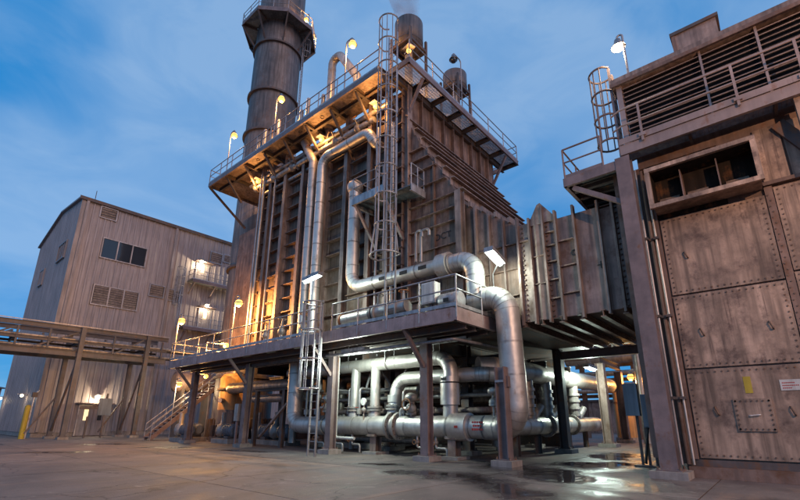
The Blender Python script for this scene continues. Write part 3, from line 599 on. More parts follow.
# ================================================================== BOILER (heat recovery steam generator)
HX, HX1, HY0, HY1, HZ0, HZ1 = 14.0, 22.6, 11.8, 24.3, 4.75, 17.5
bl = thing('boiler', 'huge rusty steel boiler box with vertical buckstays and ribbed casing', 'boiler', (18.3, 18.6, 0))
part('casing_core', MB().box(HX + .12, HX1 - .12, HY0 + .12, HY1 - .12, HZ0, HZ1), 'steel_dark', bl)
colY = [24.05, 23.0, 21.35, 19.55, 17.45, 15.72, 13.95, 12.75]
edges = [HY1] + colY + [HY0]
for y in colY:                                                   # buckstays on the long side
    part('buckstay', MB().ibeam((HX - .25, y, HZ0), (HX - .25, y, HZ1 + .05), 0.5, 0.26, up=(1, 0, 0)), 'casing_grey', bl)
for bi, (ya, yb) in enumerate(zip(edges[:-1], edges[1:])):
    if ya - yb < 0.35: continue
    z = HZ0; k = 0
    while z < HZ1 - .3:
        z2 = min(z + 0.82, HZ1)
        part('casing_panel', MB().box(HX + random.uniform(-.015, .015), HX + .1, yb + .05, ya - .05, z + .01, z2 - .01), 'casing_shaded', bl)
        part('stiffener', MB().box(HX - .27, HX + .0, yb + .13, ya - .13, z - .022, z + .022), 'casing', bl)
        z = z2; k += 1
# ends: far (stack side), front above the slope
part('end_wall', MB().box(HX + .1, HX1 - .1, HY1 - .1, HY1, HZ0, HZ1), 'casing', bl)
part('outlet_duct', MB().box(15.4, 20.6, HY1, SY - 1.4, 6.0, 15.0), 'casing', bl)
for k in range(9):
    xa, xb = HX + (HX1 - HX) * k / 9, HX + (HX1 - HX) * (k + 1) / 9
    part('front_panel', MB().box(xa + .02, xb - .02, HY0 + random.uniform(-.01, .01), HY0 + .1, 15.0, HZ1), 'casing', bl)
    if k: part('front_stiffener', MB().box(xa - .03, xa + .03, HY0 - .2, HY0 - .002, 15.2, HZ1), 'casing', bl)
part('corner_post', MB().ibeam((HX - .05, HY0 - .0, HZ0), (HX - .05, HY0 - .0, HZ1), 0.4, 0.34, up=(0, 1, 0)), 'casing_grey', bl)
part('right_wall', MB().box(HX1 - .1, HX1, HY0, HY1, HZ0, HZ1), 'casing', bl)
part('roof_plate', MB().box(HX + .1, HX1, HY0, HY1, HZ1 + .003, HZ1 + .12), 'steel_dark', bl)
part('floor_plate', MB().box(HX - .05, HX1, 6.5, HY1, HZ0 - .3, HZ0 - .003), 'steel_dark', bl)
# --- inlet transition: side wall with the sloped roof
S0, S1, S2 = (11.75, 15.25), (8.95, 10.5), (6.55, 8.45)           # (y, z) along the sloped roof
inl = thing('inlet_transition', 'sloping rusty inlet hood with stepped beams across its roof', 'duct', (18.3, 9.3, HZ0))
def slope_z(y):
    if y > S1[0]: return S1[1] + (S0[1] - S1[1]) * (y - S1[0]) / (S0[0] - S1[0])
    return S2[1] + (S1[1] - S2[1]) * (y - S2[0]) / (S1[0] - S2[0])
XI0, XI1 = HX + .02, HX1 - .05
body = MB(); pr = [(HY0, HZ0 + .02), (S1[0], HZ0 + .02), (S1[0], S1[1]), (S0[0], S0[1]), (HY0, S0[1])]
body.add([(XI0 + .1, y, z) for y, z in pr] + [(XI1, y, z) for y, z in pr], [(0, 1, 2, 3, 4), (9, 8, 7, 6, 5)] + [(i, 5 + i, 5 + (i + 1) % 5, (i + 1) % 5) for i in range(5)])
part('hood_core', body, 'steel_dark', inl)
zl = [HZ0 + .05, 6.2] + [onx(430, v, 14).z for v in (251, 229, 216, 203, 185, 168, 156, 145)] + [15.1]
ys = [S1[0] + .03, 10.25, HY0 - .2]
for a, b in zip(zl[:-1], zl[1:]):
    for y0, y1 in zip(ys[:-1], ys[1:]):
        def yl(z): return max(y0, S1[0] + (z - S1[1]) * (S0[0] - S1[0]) / (S0[1] - S1[1]) + .04) if z > S1[1] else y0
        pts = [(XI0 + random.uniform(-.012, .012), min(yl(a), y1), a + .01)]
        if yl(a) >= y1 - .05: continue
        x = pts[0][0]
        if y0 < S1[0] + (a - S1[1]) * .5957 < y1 and False: pass
        pts = [(x, y1 - .015, a + .01), (x, yl(a) + .015, a + .01), (x, min(yl(b), y1 - .02), b - .01), (x, y1 - .015, b - .01)]
        part('side_panel', MB().slab([pts[0], pts[3], pts[2], pts[1]], -.08), 'casing', inl)
    yy = max(ys[0], S1[0] + (a - S1[1]) * .5957) if a > S1[1] else ys[0]
    if a > 5 and yy < HY0 - .3: part('stiffener', MB().box(XI0 - .17, XI0 + .02, yy + .02, HY0 - .2, a - .02, a + .02), 'casing', inl)
part('side_rib', MB().box(XI0 - .13, XI0 + .02, 10.2, 10.26, HZ0, 12.6), 'casing', inl)
part('corner_column', MB().ibeam((XI0 - .12, S1[0] - .06, HZ0), (XI0 - .12, S1[0] - .06, S1[1] + .1), 0.34, 0.28, up=(1, 0, 0)), 'casing_grey', inl)
part('roof_plate', MB().slab([(XI0, S1[0], S1[1]), (XI1, S1[0], S1[1]), (XI1, S0[0], S0[1]), (XI0, S0[0], S0[1])], .06), 'casing', inl)
nst = 7
for k in range(nst + 1):
    t = k / nst; y = S1[0] + (S0[0] - S1[0]) * t; z = S1[1] + (S0[1] - S1[1]) * t
    part('roof_beam', MB().prof((XI0 - .1, y - .02, z + .06), (XI1 + .12, y - .02, z + .06), [(-.02, -.14), (.02, -.14), (.02, .16), (.2, .16), (.2, .2), (-.02, .2)][::-1]), 'casing_grey', inl)
# lower, narrower part of the hood
XL = XI0 + .28
body = MB(); pr = [(S1[0], HZ0 + .02), (S2[0], HZ0 + .02), (S2[0], S2[1]), (S1[0], S1[1] - .3)]
body.add([(XL + .08, y, z) for y, z in pr] + [(XI1 - .3, y, z) for y, z in pr], [(0, 1, 2, 3), (7, 6, 5, 4)] + [(i, 4 + i, 4 + (i + 1) % 4, (i + 1) % 4) for i in range(4)])
part('throat_core', body, 'steel_dark', inl)
yy = [8.95, 8.35, 7.75, 7.15, 6.58]
for i, (b, a) in enumerate(zip(yy[:-1], yy[1:])):
    zt = lambda y: S2[1] + (S1[1] - .3 - S2[1]) * (y - S2[0]) / (S1[0] - S2[0])
    zz = [HZ0 + .05, 5.75, 6.75, 7.75, 99]
    for z0, z1 in zip(zz[:-1], zz[1:]):
        ta, tb = min(z1, zt(a)), min(z1, zt(b))
        if ta - z0 < .1: continue
        x = XL + random.uniform(-.012, .012)
        part('side_panel', MB().slab([(x, b - .02, z0 + .01), (x, b - .02, tb - .01), (x, a + .02, ta - .01), (x, a + .02, z0 + .01)], -.06), 'casing', inl)
        if z0 > 5: part('stiffener', MB().box(XL - .12, XL + .02, a + .05, b - .05, z0 - .018, z0 + .018), 'casing', inl)
    part('side_rib', MB().box(XL - .17, XL + .02, a - .035, a + .035, HZ0, zt(a) + .05), 'casing_grey', inl)
for k in range(4):
    t = (k + .6) / 4.2; y = S2[0] + (S1[0] - S2[0]) * t; z = S2[1] + (S1[1] - .3 - S2[1]) * t
    part('roof_beam', MB().bar((XL - .1, y, z + .08), (XI1 - .2, y, z + .08), .1, .22), 'casing_grey', inl)
def text_mesh(s, size):
    cu = bpy.data.curves.new('t', 'FONT'); cu.body = s; cu.size = size; cu.extrude = 0.002; o = bpy.data.objects.new('t', cu); col.objects.link(o)
    dg = bpy.context.evaluated_depsgraph_get(); me = bpy.data.meshes.new_from_object(o.evaluated_get(dg)); bpy.data.objects.remove(o); return me
def text_on(s, size, origin, ex, ey, m, parent, name='lettering'):
    me = text_mesh(s, size); ex, ey = Vector(ex), Vector(ey); ez = ex.cross(ey); l = root_loc(parent); o0 = Vector(origin)
    for v in me.vertices: v.co = o0 + ex * v.co.x + ey * v.co.y + ez * v.co.z - l
    me.materials.clear(); me.materials.append(MATS[m]); o = bpy.data.objects.new(name, me); col.objects.link(o); o.parent = parent; return o
q = onx(443, 240, XI0 - .02); text_on('DCT', 0.42, (XI0 - .022, q.y + .42, q.z + .05), (0, -1, 0), (0, .1, 1), 'marker', inl)

# --- duct between hood and turbine
dc = thing('exhaust_duct', 'riveted rusty square duct with vertical ribs and a folded expansion joint', 'duct', (17.5, 4.5, 4.6))
DX, DX1, DZ0, DZ1 = 14.0, 21.0, 4.62, 8.15
part('duct_core', MB().box(DX + .1, DX1, 2.0, 6.5, DZ0 + .05, DZ1 - .04), 'steel_dark', dc)
ribs = [6.5, 6.42, 5.96, 5.45, 5.0, 4.37, 3.58, 3.14, 2.4]
tops = [8.4, 8.45, 8.3, 8.62, 8.3, 8.3, 8.2, 8.1, 8.1]
for y, zt_ in zip(ribs[1:], tops[1:]): part('rib', MB().box(DX - .18, DX + .02, y - .035, y + .035, DZ0 - .12, zt_ + .12), 'casing_grey', dc)
pan = [(6.42, 5.96, [DZ0, 7.6, 8.3]), (5.96, 5.45, [DZ0, 5.9, 6.9, 8.3]), (5.45, 5.0, [DZ0, 5.3, 5.95, 6.6, 7.2, 7.7, 8.15]), (5.0, 4.37, [DZ0, 5.4, 6.35, 7.25, 8.15]), (4.37, 3.58, [DZ0, 8.15]), (3.58, 3.14, [DZ0, 8.05]), (3.14, 2.4, [DZ0, 8.05])]
for b, a, zz in pan:
    for z0, z1 in zip(zz[:-1], zz[1:]):
        part('duct_panel', MB().box(DX + random.uniform(-.02, .01), DX + .09, a + .036, b - .036, z0 + .01, z1 - .01), 'casing_grey' if random.random() < .6 else 'casing', dc)
        if z0 > DZ0: part('stiffener', MB().box(DX - .12, DX + .0, a + .037, b - .037, z0 - .02, z0 + .02), 'casing', dc)
part('roof_plate', MB().box(DX, DX1, 2.0, 6.45, DZ1 - .03, DZ1 + .0), 'casing', dc)
part('expansion_fold', MB().add([(x, y, z) for x in (DX - .1, DX1) for y, z in ((5.98, 8.2), (5.62, 8.85), (5.5, 8.9), (5.05, 8.3), (5.05, 8.1), (5.98, 8.1))], [(0, 1, 2, 3, 4, 5), (11, 10, 9, 8, 7, 6)] + [(i, 6 + i, 6 + (i + 1) % 6, (i + 1) % 6) for i in range(6)]), 'casing_grey', dc)
part('expansion_fold', MB().add([(DX + x, y, z) for z in (DZ0, 8.3) for x, y in ((0, 5.94), (-.12, 5.72), (-.02, 5.5), (.05, 5.72))], [(0, 1, 2, 3), (7, 6, 5, 4)] + [(i, i + 4, (i + 1) % 4 + 4, (i + 1) % 4) for i in range(4)]), 'casing_grey', dc)
for k in range(7):
    y = 2.5 + k * .65; part('floor_beam', MB().ibeam((DX - .1, y, DZ0 - .06), (DX1, y, DZ0 - .06), .22, .16), 'casing', dc)
mbb = MB()
for k in range(20):
    z = DZ0 + .1 + k * .18
    for y in (3.06, 6.28, 5.36): mbb.cyl((DX - .07, y, z), (DX + .01, y, z), .032, 6)
part('bolt_rows', mbb, 'bolt', dc, kind='stuff')
for (px, py, s) in ((573.5, 253, 'd'), (600, 267, '+'), (580, 267, '.')):
    q = onx(px, py, DX - .03); text_on(s, .5, (DX - .035, q.y + .1, q.z - .1), (0, -1, 0), (0, 0, 1), 'marker', dc)

# ================================================================== LOWER PLATFORM
LX, LY0, LY1, LZ = 11.45, 7.57, 29.3, 4.95
lp = thing('lower_platform', 'long grey steel platform with railings around the boiler foot', 'platform', (12.5, 18, 0))
part('edge_channel', MB().channel((LX, LY0 + .02, LZ - .27), (LX, LY1, LZ - .27), .46, .12, 1), 'steel_pale', lp)
part('edge_channel', MB().channel((LX, LY0, LZ - .27), (19.6, LY0, LZ - .27), .46, .12, -1), 'steel_pale', lp)
part('edge_channel', MB().channel((LX, LY1 + .01, LZ - .27), (15, LY1 + .01, LZ - .27), .46, .12, 1), 'steel_pale', lp)
yb = [7.62, 9.9, 12.5, 15.1, 17.4, 19.7, 22.0, 24.1, 26.2, 28.4, 29.28]
for a, b in zip(yb[:-1], yb[1:]):
    for x0, x1 in ((LX + .13, 12.7), (12.7, 14.2)): part('deck_panel', MB().box(x0 + .005, x1 - .005, a + .005, b - .005, LZ - .05, LZ - .012), 'deck', lp)
    part('cross_beam', MB().ibeam((LX + .13, b, LZ - .23), (14.1, b, LZ - .23), .3, .16), 'steel_dark', lp)
for a, b in zip((14.2, 15.6, 17.2, 18.6), (15.6, 17.2, 18.6, 19.6)): part('deck_panel', MB().box(a + .005, b - .005, 7.62, 8.9, LZ - .05, LZ - .012), 'deck', lp)
for x in (12.2, 12.8, 13.6): part('stringer_beam', MB().ibeam((x, LY0 + .15, LZ - .52), (x, LY1 - .1, LZ - .52), .24, .16), 'steel_dark', lp)
CY_ = [28.4, 22.03, 15.1, 9.9]
for y in CY_:
    wcolumn(lp, 12.82, y, 0, LZ - .65, 0.34)
    part('brace', MB().bar((12.66, y, 3.25), (LX + .12, y, LZ - .47), .13, .13), 'steel', lp)
railing(lp, [(LX + .02, LY1 - .03, LZ), (LX + .02, 14.75, LZ)], sp=1.75, drop=.38)
railing(lp, [(LX + .02, 13.75, LZ), (LX + .02, LY0 + .02, LZ), (16.3, LY0 + .02, LZ)], sp=1.55, drop=.38)
railing(lp, [(LX + .02, LY1 - .03, LZ), (15.0, LY1 - .03, LZ)], sp=1.5, drop=.38)
railing(lp, [(12.6, 27.0, LZ), (15.2, 27.0, LZ), (15.2, 29.2, LZ)], sp=1.2)
for y0, y1 in zip(CY_[1:], CY_[:-1]): part('longitudinal_tie', MB().bar((12.82, y0 + .2, LZ - .75), (12.82, y1 - .2, LZ - .75), .12, .16), 'steel_dark', lp)
# pipe stanchion column beside the big downcomer
ps = thing('stanchion', 'short steel stanchion on a concrete pad beside the big downcomer pipe', 'column', (13.04, 6.95, 0))
wcolumn(ps, 13.04, 6.95, 0, 3.05, 0.34, rot=1)
part('clip', MB().box(13.0, 13.45, 6.72, 6.78, 2.4, 2.75), 'steel', ps)
part('clip', MB().box(12.84, 12.863, 6.8, 7.1, 2.55, 2.62), 'galv', ps)
caged_ladder('caged_ladder', 'galvanised caged ladder from the ground to the lower platform', (11.22, 14.28, 0), (0, 1, 0), (-1, 0, 0), .02, 6.1, 2.55, 6.05, hoops=4, wdt=.44, rad=.42, top=.1)

# ================================================================== UPPER PLATFORMS
UZ = 17.72
up_ = thing('upper_side_platform', 'high steel walkway along the long side of the boiler', 'platform', (13.1, 20, UZ))
UX, UX1 = 12.18, 13.95
yb = [12.05, 13.9, 15.9, 18.0, 20.1, 22.2, 24.4, 26.7, 29.0]
part('edge_channel', MB().channel((UX, yb[0], UZ - .15), (UX, 29.0, UZ - .15), .3, .1, 1), 'steel', up_)
part('edge_channel', MB().channel((UX, 29.01, UZ - .15), (17.0, 29.01, UZ - .15), .3, .1, 1), 'steel', up_)
for a, b in zip(yb[:-1], yb[1:]):
    for x0, x1 in ((UX + .1, 13.05), (13.05, UX1 if b < 25 else 16.5)): part('deck_panel', MB().box(x0 + .006, x1 - .006, a + .006, b - .006, UZ - .06, UZ - .02), 'casing_grey', up_)
    part('cross_beam', MB().ibeam((UX + .1, a, UZ - .2), (UX1 if a < 25 else 16.6, a, UZ - .2), .26, .15), 'steel_dark', up_)
    part('brace', MB().bar((UX + .25, a, UZ - .35), (HX - .4, a, UZ - 1.75), .12, .12), 'steel_dark', up_)
part('inner_beam', MB().ibeam((13.05, yb[0], UZ - .2), (13.05, 29, UZ - .2), .24, .14), 'steel_dark', up_)
part('corner_brace', MB().bar((UX + .1, 28.95, UZ - .3), (15.4, 29.2, 15.4), .13, .13), 'steel_dark', up_)
railing(up_, [(16.8, 28.97, UZ), (UX + .03, 28.97, UZ), (UX + .03, 12.1, UZ)], sp=1.6, drop=.25)
uf = thing('upper_front_platform', 'high steel walkway across the front of the boiler above the hood', 'platform', (18, 11, UZ))
FY0, FY1, FX1 = 10.6, 11.78, 23.8
xb = [12.68, 14.3, 15.8, 17.3, 18.8, 20.3, 22.0, 23.8]
part('edge_channel', MB().channel((12.68, FY0, UZ - .15), (FX1, FY0, UZ - .15), .3, .1, -1), 'steel', uf)
part('edge_channel', MB().channel((FX1 + .01, FY0, UZ - .15), (FX1 + .01, 12.6, UZ - .15), .3, .1, 1), 'steel', uf)
part('edge_channel', MB().channel((12.67, FY0, UZ - .15), (12.67, 12.0, UZ - .15), .3, .1, 1), 'steel', uf)
for a, b in zip(xb[:-1], xb[1:]):
    g_ = MB(); n_ = int((b - a) / .05)
    for j in range(n_): x = a + .03 + (b - a - .06) * j / (n_ - 1); g_.box(x - .006, x + .006, FY0 + .1, FY1, UZ - .05, UZ - .02)
    for j in range(9): y = FY0 + .12 + j * .14; g_.box(a + .02, b - .02, y - .008, y + .008, UZ - .03, UZ - .022)
    part('grating_panel', g_, 'galv', uf, kind='stuff')
    part('cross_beam', MB().ibeam((b - .02, FY0 + .1, UZ - .2), (b - .02, FY1, UZ - .2), .26, .15), 'steel_dark', uf)
part('inner_beam', MB().ibeam((12.7, FY1 - .1, UZ - .3), (FX1, FY1 - .1, UZ - .3), .4, .16), 'steel_dark', uf)
for x in (13.9, 22.4): part('brace', MB().bar((x, FY0 + .15, UZ - .3), (x, FY1 - .02, UZ - 2.0), .13, .13), 'steel', uf)
railing(uf, [(12.72, FY0 + .03, UZ), (FX1 - .03, FY0 + .03, UZ), (FX1 - .03, 12.5, UZ)], sp=1.75, drop=.25)

# mid platform round the ladder
MZ = 11.2
mp_ = thing('mid_platform', 'small grey service platform halfway up the boiler beside the caged ladder', 'platform', (13, 12, MZ))
part('deck_panel', MB().box(12.3, 13.9, 11.75, 13.75, MZ - .05, MZ), 'deck', mp_); part('deck_panel', MB().box(12.95, 13.95, 10.72, 11.74, MZ - .05, MZ), 'deck', mp_)
part('edge_channel', MB().channel((12.29, 11.73, MZ - .14), (12.29, 13.77, MZ - .14), .3, .1, 1), 'galv', mp_)
part('edge_channel', MB().channel((12.95, 10.70, MZ - .14), (13.95, 10.70, MZ - .14), .3, .1, -1), 'galv', mp_)
part('edge_channel', MB().channel((12.3, 13.78, MZ - .14), (13.85, 13.78, MZ - .14), .3, .1, 1), 'galv', mp_)
for y in (11.9, 13.6): part('brace', MB().bar((12.4, y, MZ - .25), (13.8, y, MZ - 2.0), .12, .12), 'steel', mp_)
railing(mp_, [(13.7, 13.72, MZ), (12.33, 13.72, MZ), (12.33, 11.8, MZ)], sp=.95, drop=.15)
railing(mp_, [(13.0, 10.75, MZ), (13.9, 10.75, MZ)], sp=.45, drop=.15)
caged_ladder('caged_ladder', 'tall galvanised caged ladder up the boiler corner to the roof walkway', (12.06, 11.05, 0), (0, 1, 0), (-1, 0, 0), LZ + .02, 18.75, 7.6, 19.3, hoops=10, wdt=.52, rad=.46, flare=.16, top=.05)

# ================================================================== ROOF EQUIPMENT
def silencer(label, x, y, z0, r_, h):
    t = thing('vent_silencer', label, 'silencer', (x, y, UZ), 'vent silencers on the boiler roof')
    part('drum', MB().lathe((x, y, z0), [(.05, .02), (r_ * .55, 0), (r_, .12), (r_, h), (r_ - .05, h), (r_ - .06, h - .5), (.05, h - .52)], 28), 'stack_steel', t)
    part('drum_band', MB().tube([(x, y, z0 + h * .18), (x, y, z0 + h * .23)], r_ + .02, 28, cap=False), 'steel_dark', t)
    part('inlet_pipe', MB().cyl((x, y, UZ - .1), (x, y, z0 + .05), .22, 12), 'alu_dull', t)
    for sx in (-1, 1):
        for sy in (-1, 1): part('leg', MB().bar((x + sx * r_ * .85, y + sy * r_ * .85, UZ - .1), (x + sx * r_ * .85, y + sy * r_ * .85, z0 + .7), .12, .12, up=(1, 0, 0)), 'steel_dark', t)
    for sx in (-1, 1):
        part('frame_beam', MB().bar((x + sx * r_ * .85, y - r_ * .8, z0 + .02), (x + sx * r_ * .85, y + r_ * .8, z0 + .02), .1, .16), 'steel_dark', t)
        part('frame_beam', MB().bar((x - r_ * .8, y + sx * r_ * .85, z0 + .02), (x + r_ * .8, y + sx * r_ * .85, z0 + .02), .1, .16), 'steel_dark', t)
silencer('round vent silencer on the boiler roof above the caged ladder, steaming', 14.75, 12.35, 20.75, .78, 1.75)
silencer('round vent silencer farther along the boiler roof beside the unlit lamp', 19.5, 12.5, 21.25, .76, 1.25)
q = ony(460.5, 61, 10.75); goose_lamp('unlit lamp on a gooseneck pole above the boiler front walkway', (q.x, 10.75, UZ), q.z, (-.75, 0.0, 0), 0, lit=False)
for i, y in enumerate((26.4, 20.8, 14.4)):
    goose_lamp(['sodium lamp on the upper walkway near the stack', 'sodium lamp on the upper walkway midway along the boiler', 'sodium lamp on the upper walkway near the top of the caged ladder'][i], (UX + .05, y + .2, UZ - .1), 20.85, (0.0, -.5, 0), 420)
wall_lamp('small lamp under the steaming vent silencer', (13.9, 11.9, 19.6), (-.3, -1, 0), 60, ORANGE, 'bulb_orange', sz=.13)
wall_lamp('lamp glowing under the upper walkway among the header pipes', (13.7, 17.7, 16.9), (-1, 0, 0), 150, ORANGE, 'bulb_orange', sz=.15)
wall_lamp('lamp glowing under the upper walkway close to the stack', (13.7, 24.3, 16.7), (-1, 0, 0), 150, ORANGE, 'bulb_orange', sz=.15)
wall_lamp('lamp glowing under the upper walkway close to the caged ladder', (13.6, 13.3, 16.8), (-1, 0, 0), 150, ORANGE, 'bulb_orange', sz=.15)
ka, kb, kc = onx(331.5, 80, 13.6), onx(333, 62, 13.6), onx(357, 76, 13.6)
pipe('roof_header', 'thick insulated pipe bent over like a hook above the roof walkway', [(13.6, ka.y, UZ - .2), (13.6, ka.y, kb.z + .1), (13.6, ka.y - .7, kb.z + .1), (13.6, kc.y, kc.z), (13.6, kc.y - .3, UZ)], .24, 'alu_dull', rad=.42)
pipe('roof_header', 'insulated roof pipe running the length of the boiler', [(15.6, 27.5, 18.6), (15.6, 13.5, 18.6)], .25, 'alu_dull')
for i, y in enumerate((23.5, 22.0, 19.0, 17.0)):
    t = thing('safety_valve', ['first', 'second', 'third', 'fourth'][i] + ' safety valve from the stack on the roof walkway', 'valve', (12.75, y, UZ), 'safety valves on the boiler roof')
    part('valve_body', MB().lathe((12.75, y, UZ - .1), [(.12, 0), (.12, .35), (.2, .4), (.22, .7), (.14, .8), (.1, 1.3), (.13, 1.32), (.1, 1.5), (.01, 1.52)], 12), 'valve', t)
    part('outlet', MB().tube(fillet([(12.75, y, UZ + .5), (12.75, y - .6, UZ + .5), (12.75, y - .6, UZ + 1.9)], .2), .11, 10), 'alu_dull', t)
    flange(t, (12.75, y, UZ + .3), (0, 0, 1), .22)
for i, (x, z, r_) in enumerate(((13.55, 16.75, .13), (13.5, 16.25, .17), (13.75, 15.75, .11))):
    pipe('header_pipe', ['upper slim pipe slung under the roof walkway', 'thick pipe slung under the roof walkway', 'lowest thin pipe slung under the roof walkway'][i], [(x, 25.5 - i * .8, z), (x, 12.6 + i, z)], r_, 'alu_dull', bands=1.6, group='pipes under the roof walkway')
for i, y in enumerate((24.6, 22.6, 20.6, 18.7, 16.6, 14.8)):
    t = thing('isolation_valve', ['first', 'second', 'third', 'fourth', 'fifth', 'sixth'][i] + ' isolation valve from the stack under the roof walkway', 'valve', (13.5, y, 16.2), 'valves under the roof walkway')
    part('valve_body', MB().ball((13.5, y, 16.25), .26, 10), 'valve', t)
    part('stem', MB().cyl((13.5, y, 16.3), (13.15, y, 16.75), .04, 6), 'valve', t)
    part('handwheel', MB().tube([(13.15 + .16 * math.cos(a) * .75, y + .2 * math.sin(a), 16.75 + .16 * math.cos(a) * .66) for a in [k * math.pi / 5 for k in range(11)]], .022, 5), 'orange_rust', t)

# ================================================================== PIPES ON THE BOILER SIDE
XP = 13.3
ya = onx(311, 200, XP).y; ybb = onx(320, 200, XP).y
pipe('riser_pipe', 'silver insulated riser kinked near its top on the boiler side', [(XP, ya, LZ - .1), (XP, ya, 15.6), (XP, ya + 1.0, 17.3)], .24, 'alu', rad=.5)
pipe('riser_pipe', 'silver insulated riser bending over towards the caged ladder at its top', [(XP, ybb, LZ - .1), (XP, ybb, 15.45), (XP, 13.75, 15.45), (XP + .1, 13.55, 14.8), (14.1, 13.5, 14.75)], .26, 'alu', rad=.6)
yc = onx(354, 220, XP).y
pc = pipe('riser_pipe', 'silver insulated pipe dropping from the service platform and turning along the lower platform', [(XP, yc, 12.6), (XP, yc, 7.3), (XP, 9.3, 7.25)], .30, 'alu', rad=.75)
part('valve_cap', MB().ball((XP, yc, 12.6), .42, 12), 'alu', pc)
for y in (12.4, 11.2, 10.2): part('pipe_label', MB().box(XP - .306, XP - .29, y - .2, y + .2, 7.18, 7.34), 'marker', pc)
dn = pipe('downcomer_pipe', 'big silver insulated pipe elbowing over the platform edge down to the manifold', [(XP, 9.3, 7.2), (XP, 7.95, 7.2), (XP + .05, 7.95, 5.75), (13.62, 6.9, 5.75), (13.68, 6.82, 1.15), (14.0, 8.2, 1.12)][:3], .36, 'alu', rad=.62, n=10)
flange(dn, (XP, 9.25, 7.2), (0, 1, 0), .50, .5, 'alu', 'valve_jacket'); flange(dn, (XP, 8.95, 7.2), (0, 1, 0), .42, .06)
dn2 = pipe('downcomer_pipe', 'fat shiny insulated pipe curving down outside the platform corner to the ground manifold', [(13.45, 8.2, 5.55), (13.5, 6.85, 5.62), (13.62, 6.78, 1.12), (14.15, 8.3, 1.12)], .42, 'alu', rad=.85, bands=1.1, n=12, nb=24)
t = thing('junction_box', 'pale electrical box on the lower platform below the valve jacket', 'box', (12.4, 9.3, LZ))
part('cabinet', MB().box(12.2, 12.55, 9.0, 9.6, LZ + .5, LZ + 1.3), 'white_paint', t); part('door', MB().box(12.18, 12.197, 9.04, 9.56, LZ + .54, LZ + 1.26), 'white_paint', t)
part('post', MB().bar((12.4, 9.3, LZ), (12.4, 9.3, LZ + .5), .1, .1, up=(1, 0, 0)), 'steel', t)
t = thing('pump_motor', 'blue grey motor with a square name plate at the platform corner', 'motor', (12.6, 8.5, LZ))
part('housing', MB().tube([(12.5, 8.9, LZ + .5), (12.5, 8.85, LZ + .5), (12.5, 8.1, LZ + .5), (12.5, 8.05, LZ + .5)], [.25, .33, .33, .28], 18), 'galv', t); part('foot', MB().box(12.3, 12.7, 8.15, 8.8, LZ, LZ + .22), 'steel', t)
part('name_plate', MB().box(12.15, 12.165, 8.38, 8.6, LZ + .42, LZ + .56), 'marker', t)
dp = pipe('deck_pipe', 'insulated pipe lying along the lower platform with an orange end flange', [(12.35, 14.0, LZ + .55), (12.35, 10.4, LZ + .62)], .26, 'alu', bands=.8)
flange(dp, (12.35, 14.05, LZ + .55), (0, 1, 0), .3, .08, 'orange_rust'); flange(dp, (12.35, 12.2, LZ + .58), (0, 1, 0), .36, .12); flange(dp, (12.35, 12.0, LZ + .58), (0, 1, 0), .36, .08)
for y in (13.2, 11.2): part('support', MB().box(12.25, 12.45, y - .06, y + .06, LZ, LZ + .35), 'steel', dp)
for i, (x, y) in enumerate(((12.5, 12.1), (12.7, 10.9), (12.9, 10.0), (12.6, 17.2), (12.6, 19.0), (12.7, 20.6))):
    t = thing('gate_valve', ['gate valve behind the insulated deck pipe', 'rusty wheeled gate valve between deck pipe and caged ladder', 'gate valve beside the pale electrical box', 'rusty wheeled gate valve below the kinked riser', 'gate valve on the stack side of the kinked riser', 'rusty wheeled gate valve farthest along towards the stack'][i], 'valve', (x, y, LZ), 'gate valves on the lower platform')
    part('pipe_stub', MB().cyl((x, y, LZ), (x, y, LZ + .6), .1, 10), 'alu_dull', t); flange(t, (x, y, LZ + .3), (0, 0, 1), .17)
    part('valve_body', MB().lathe((x, y, LZ + .55), [(.1, 0), (.19, .1), (.19, .26), (.1, .36), (.13, .38), (.13, .44), (.06, .5), (.04, .85)], 12), 'valve', t)
    part('handwheel', MB().tube([(x + .2 * math.cos(a), y + .2 * math.sin(a), LZ + 1.38) for a in [k * math.pi / 5 for k in range(11)]], .024, 5), 'orange_rust' if i % 2 else 'valve', t)
# hooked vent pipes beside the ladder
for i, px in enumerate((416, 421)):
    a = onx(px, 232 - i, 12.9); b = onx(px, 262, 12.9)
    pipe('vent_pipe', 'slim vent pipe with a hooked top beside the caged ladder' if i == 0 else 'slim vent pipe with a wider hook and cap under the mark', [(12.9, a.y, b.z), (12.9, a.y, a.z), (12.9, a.y - .32 - .1 * i, a.z), (12.9, a.y - .32 - .1 * i, a.z - .3)], .06, 'alu_dull', rad=.15, bands=0, nb=8)
for i, (y0, x) in enumerate(((23.72, 13.3), (23.4, 13.32), (22.4, 13.5), (18.9, 13.55), (13.4, 13.6), (12.3, 13.5))):
    pipe('side_conduit', ['slim galvanised line at the stack end of the boiler side', 'slim silver line in the second bay from the stack', 'slim galvanised line in the third bay from the stack', 'slim silver line just on the stack side of the kinked riser', 'slim galvanised line next to the caged ladder', 'slim silver line at the boiler corner post'][i], [(x, y0, LZ), (x, y0, 16.9 - .3 * i)], .06 + .03 * (i % 2), 'alu_dull' if i % 2 else 'galv', bands=2.5, nb=8, group='slim lines up the boiler side')

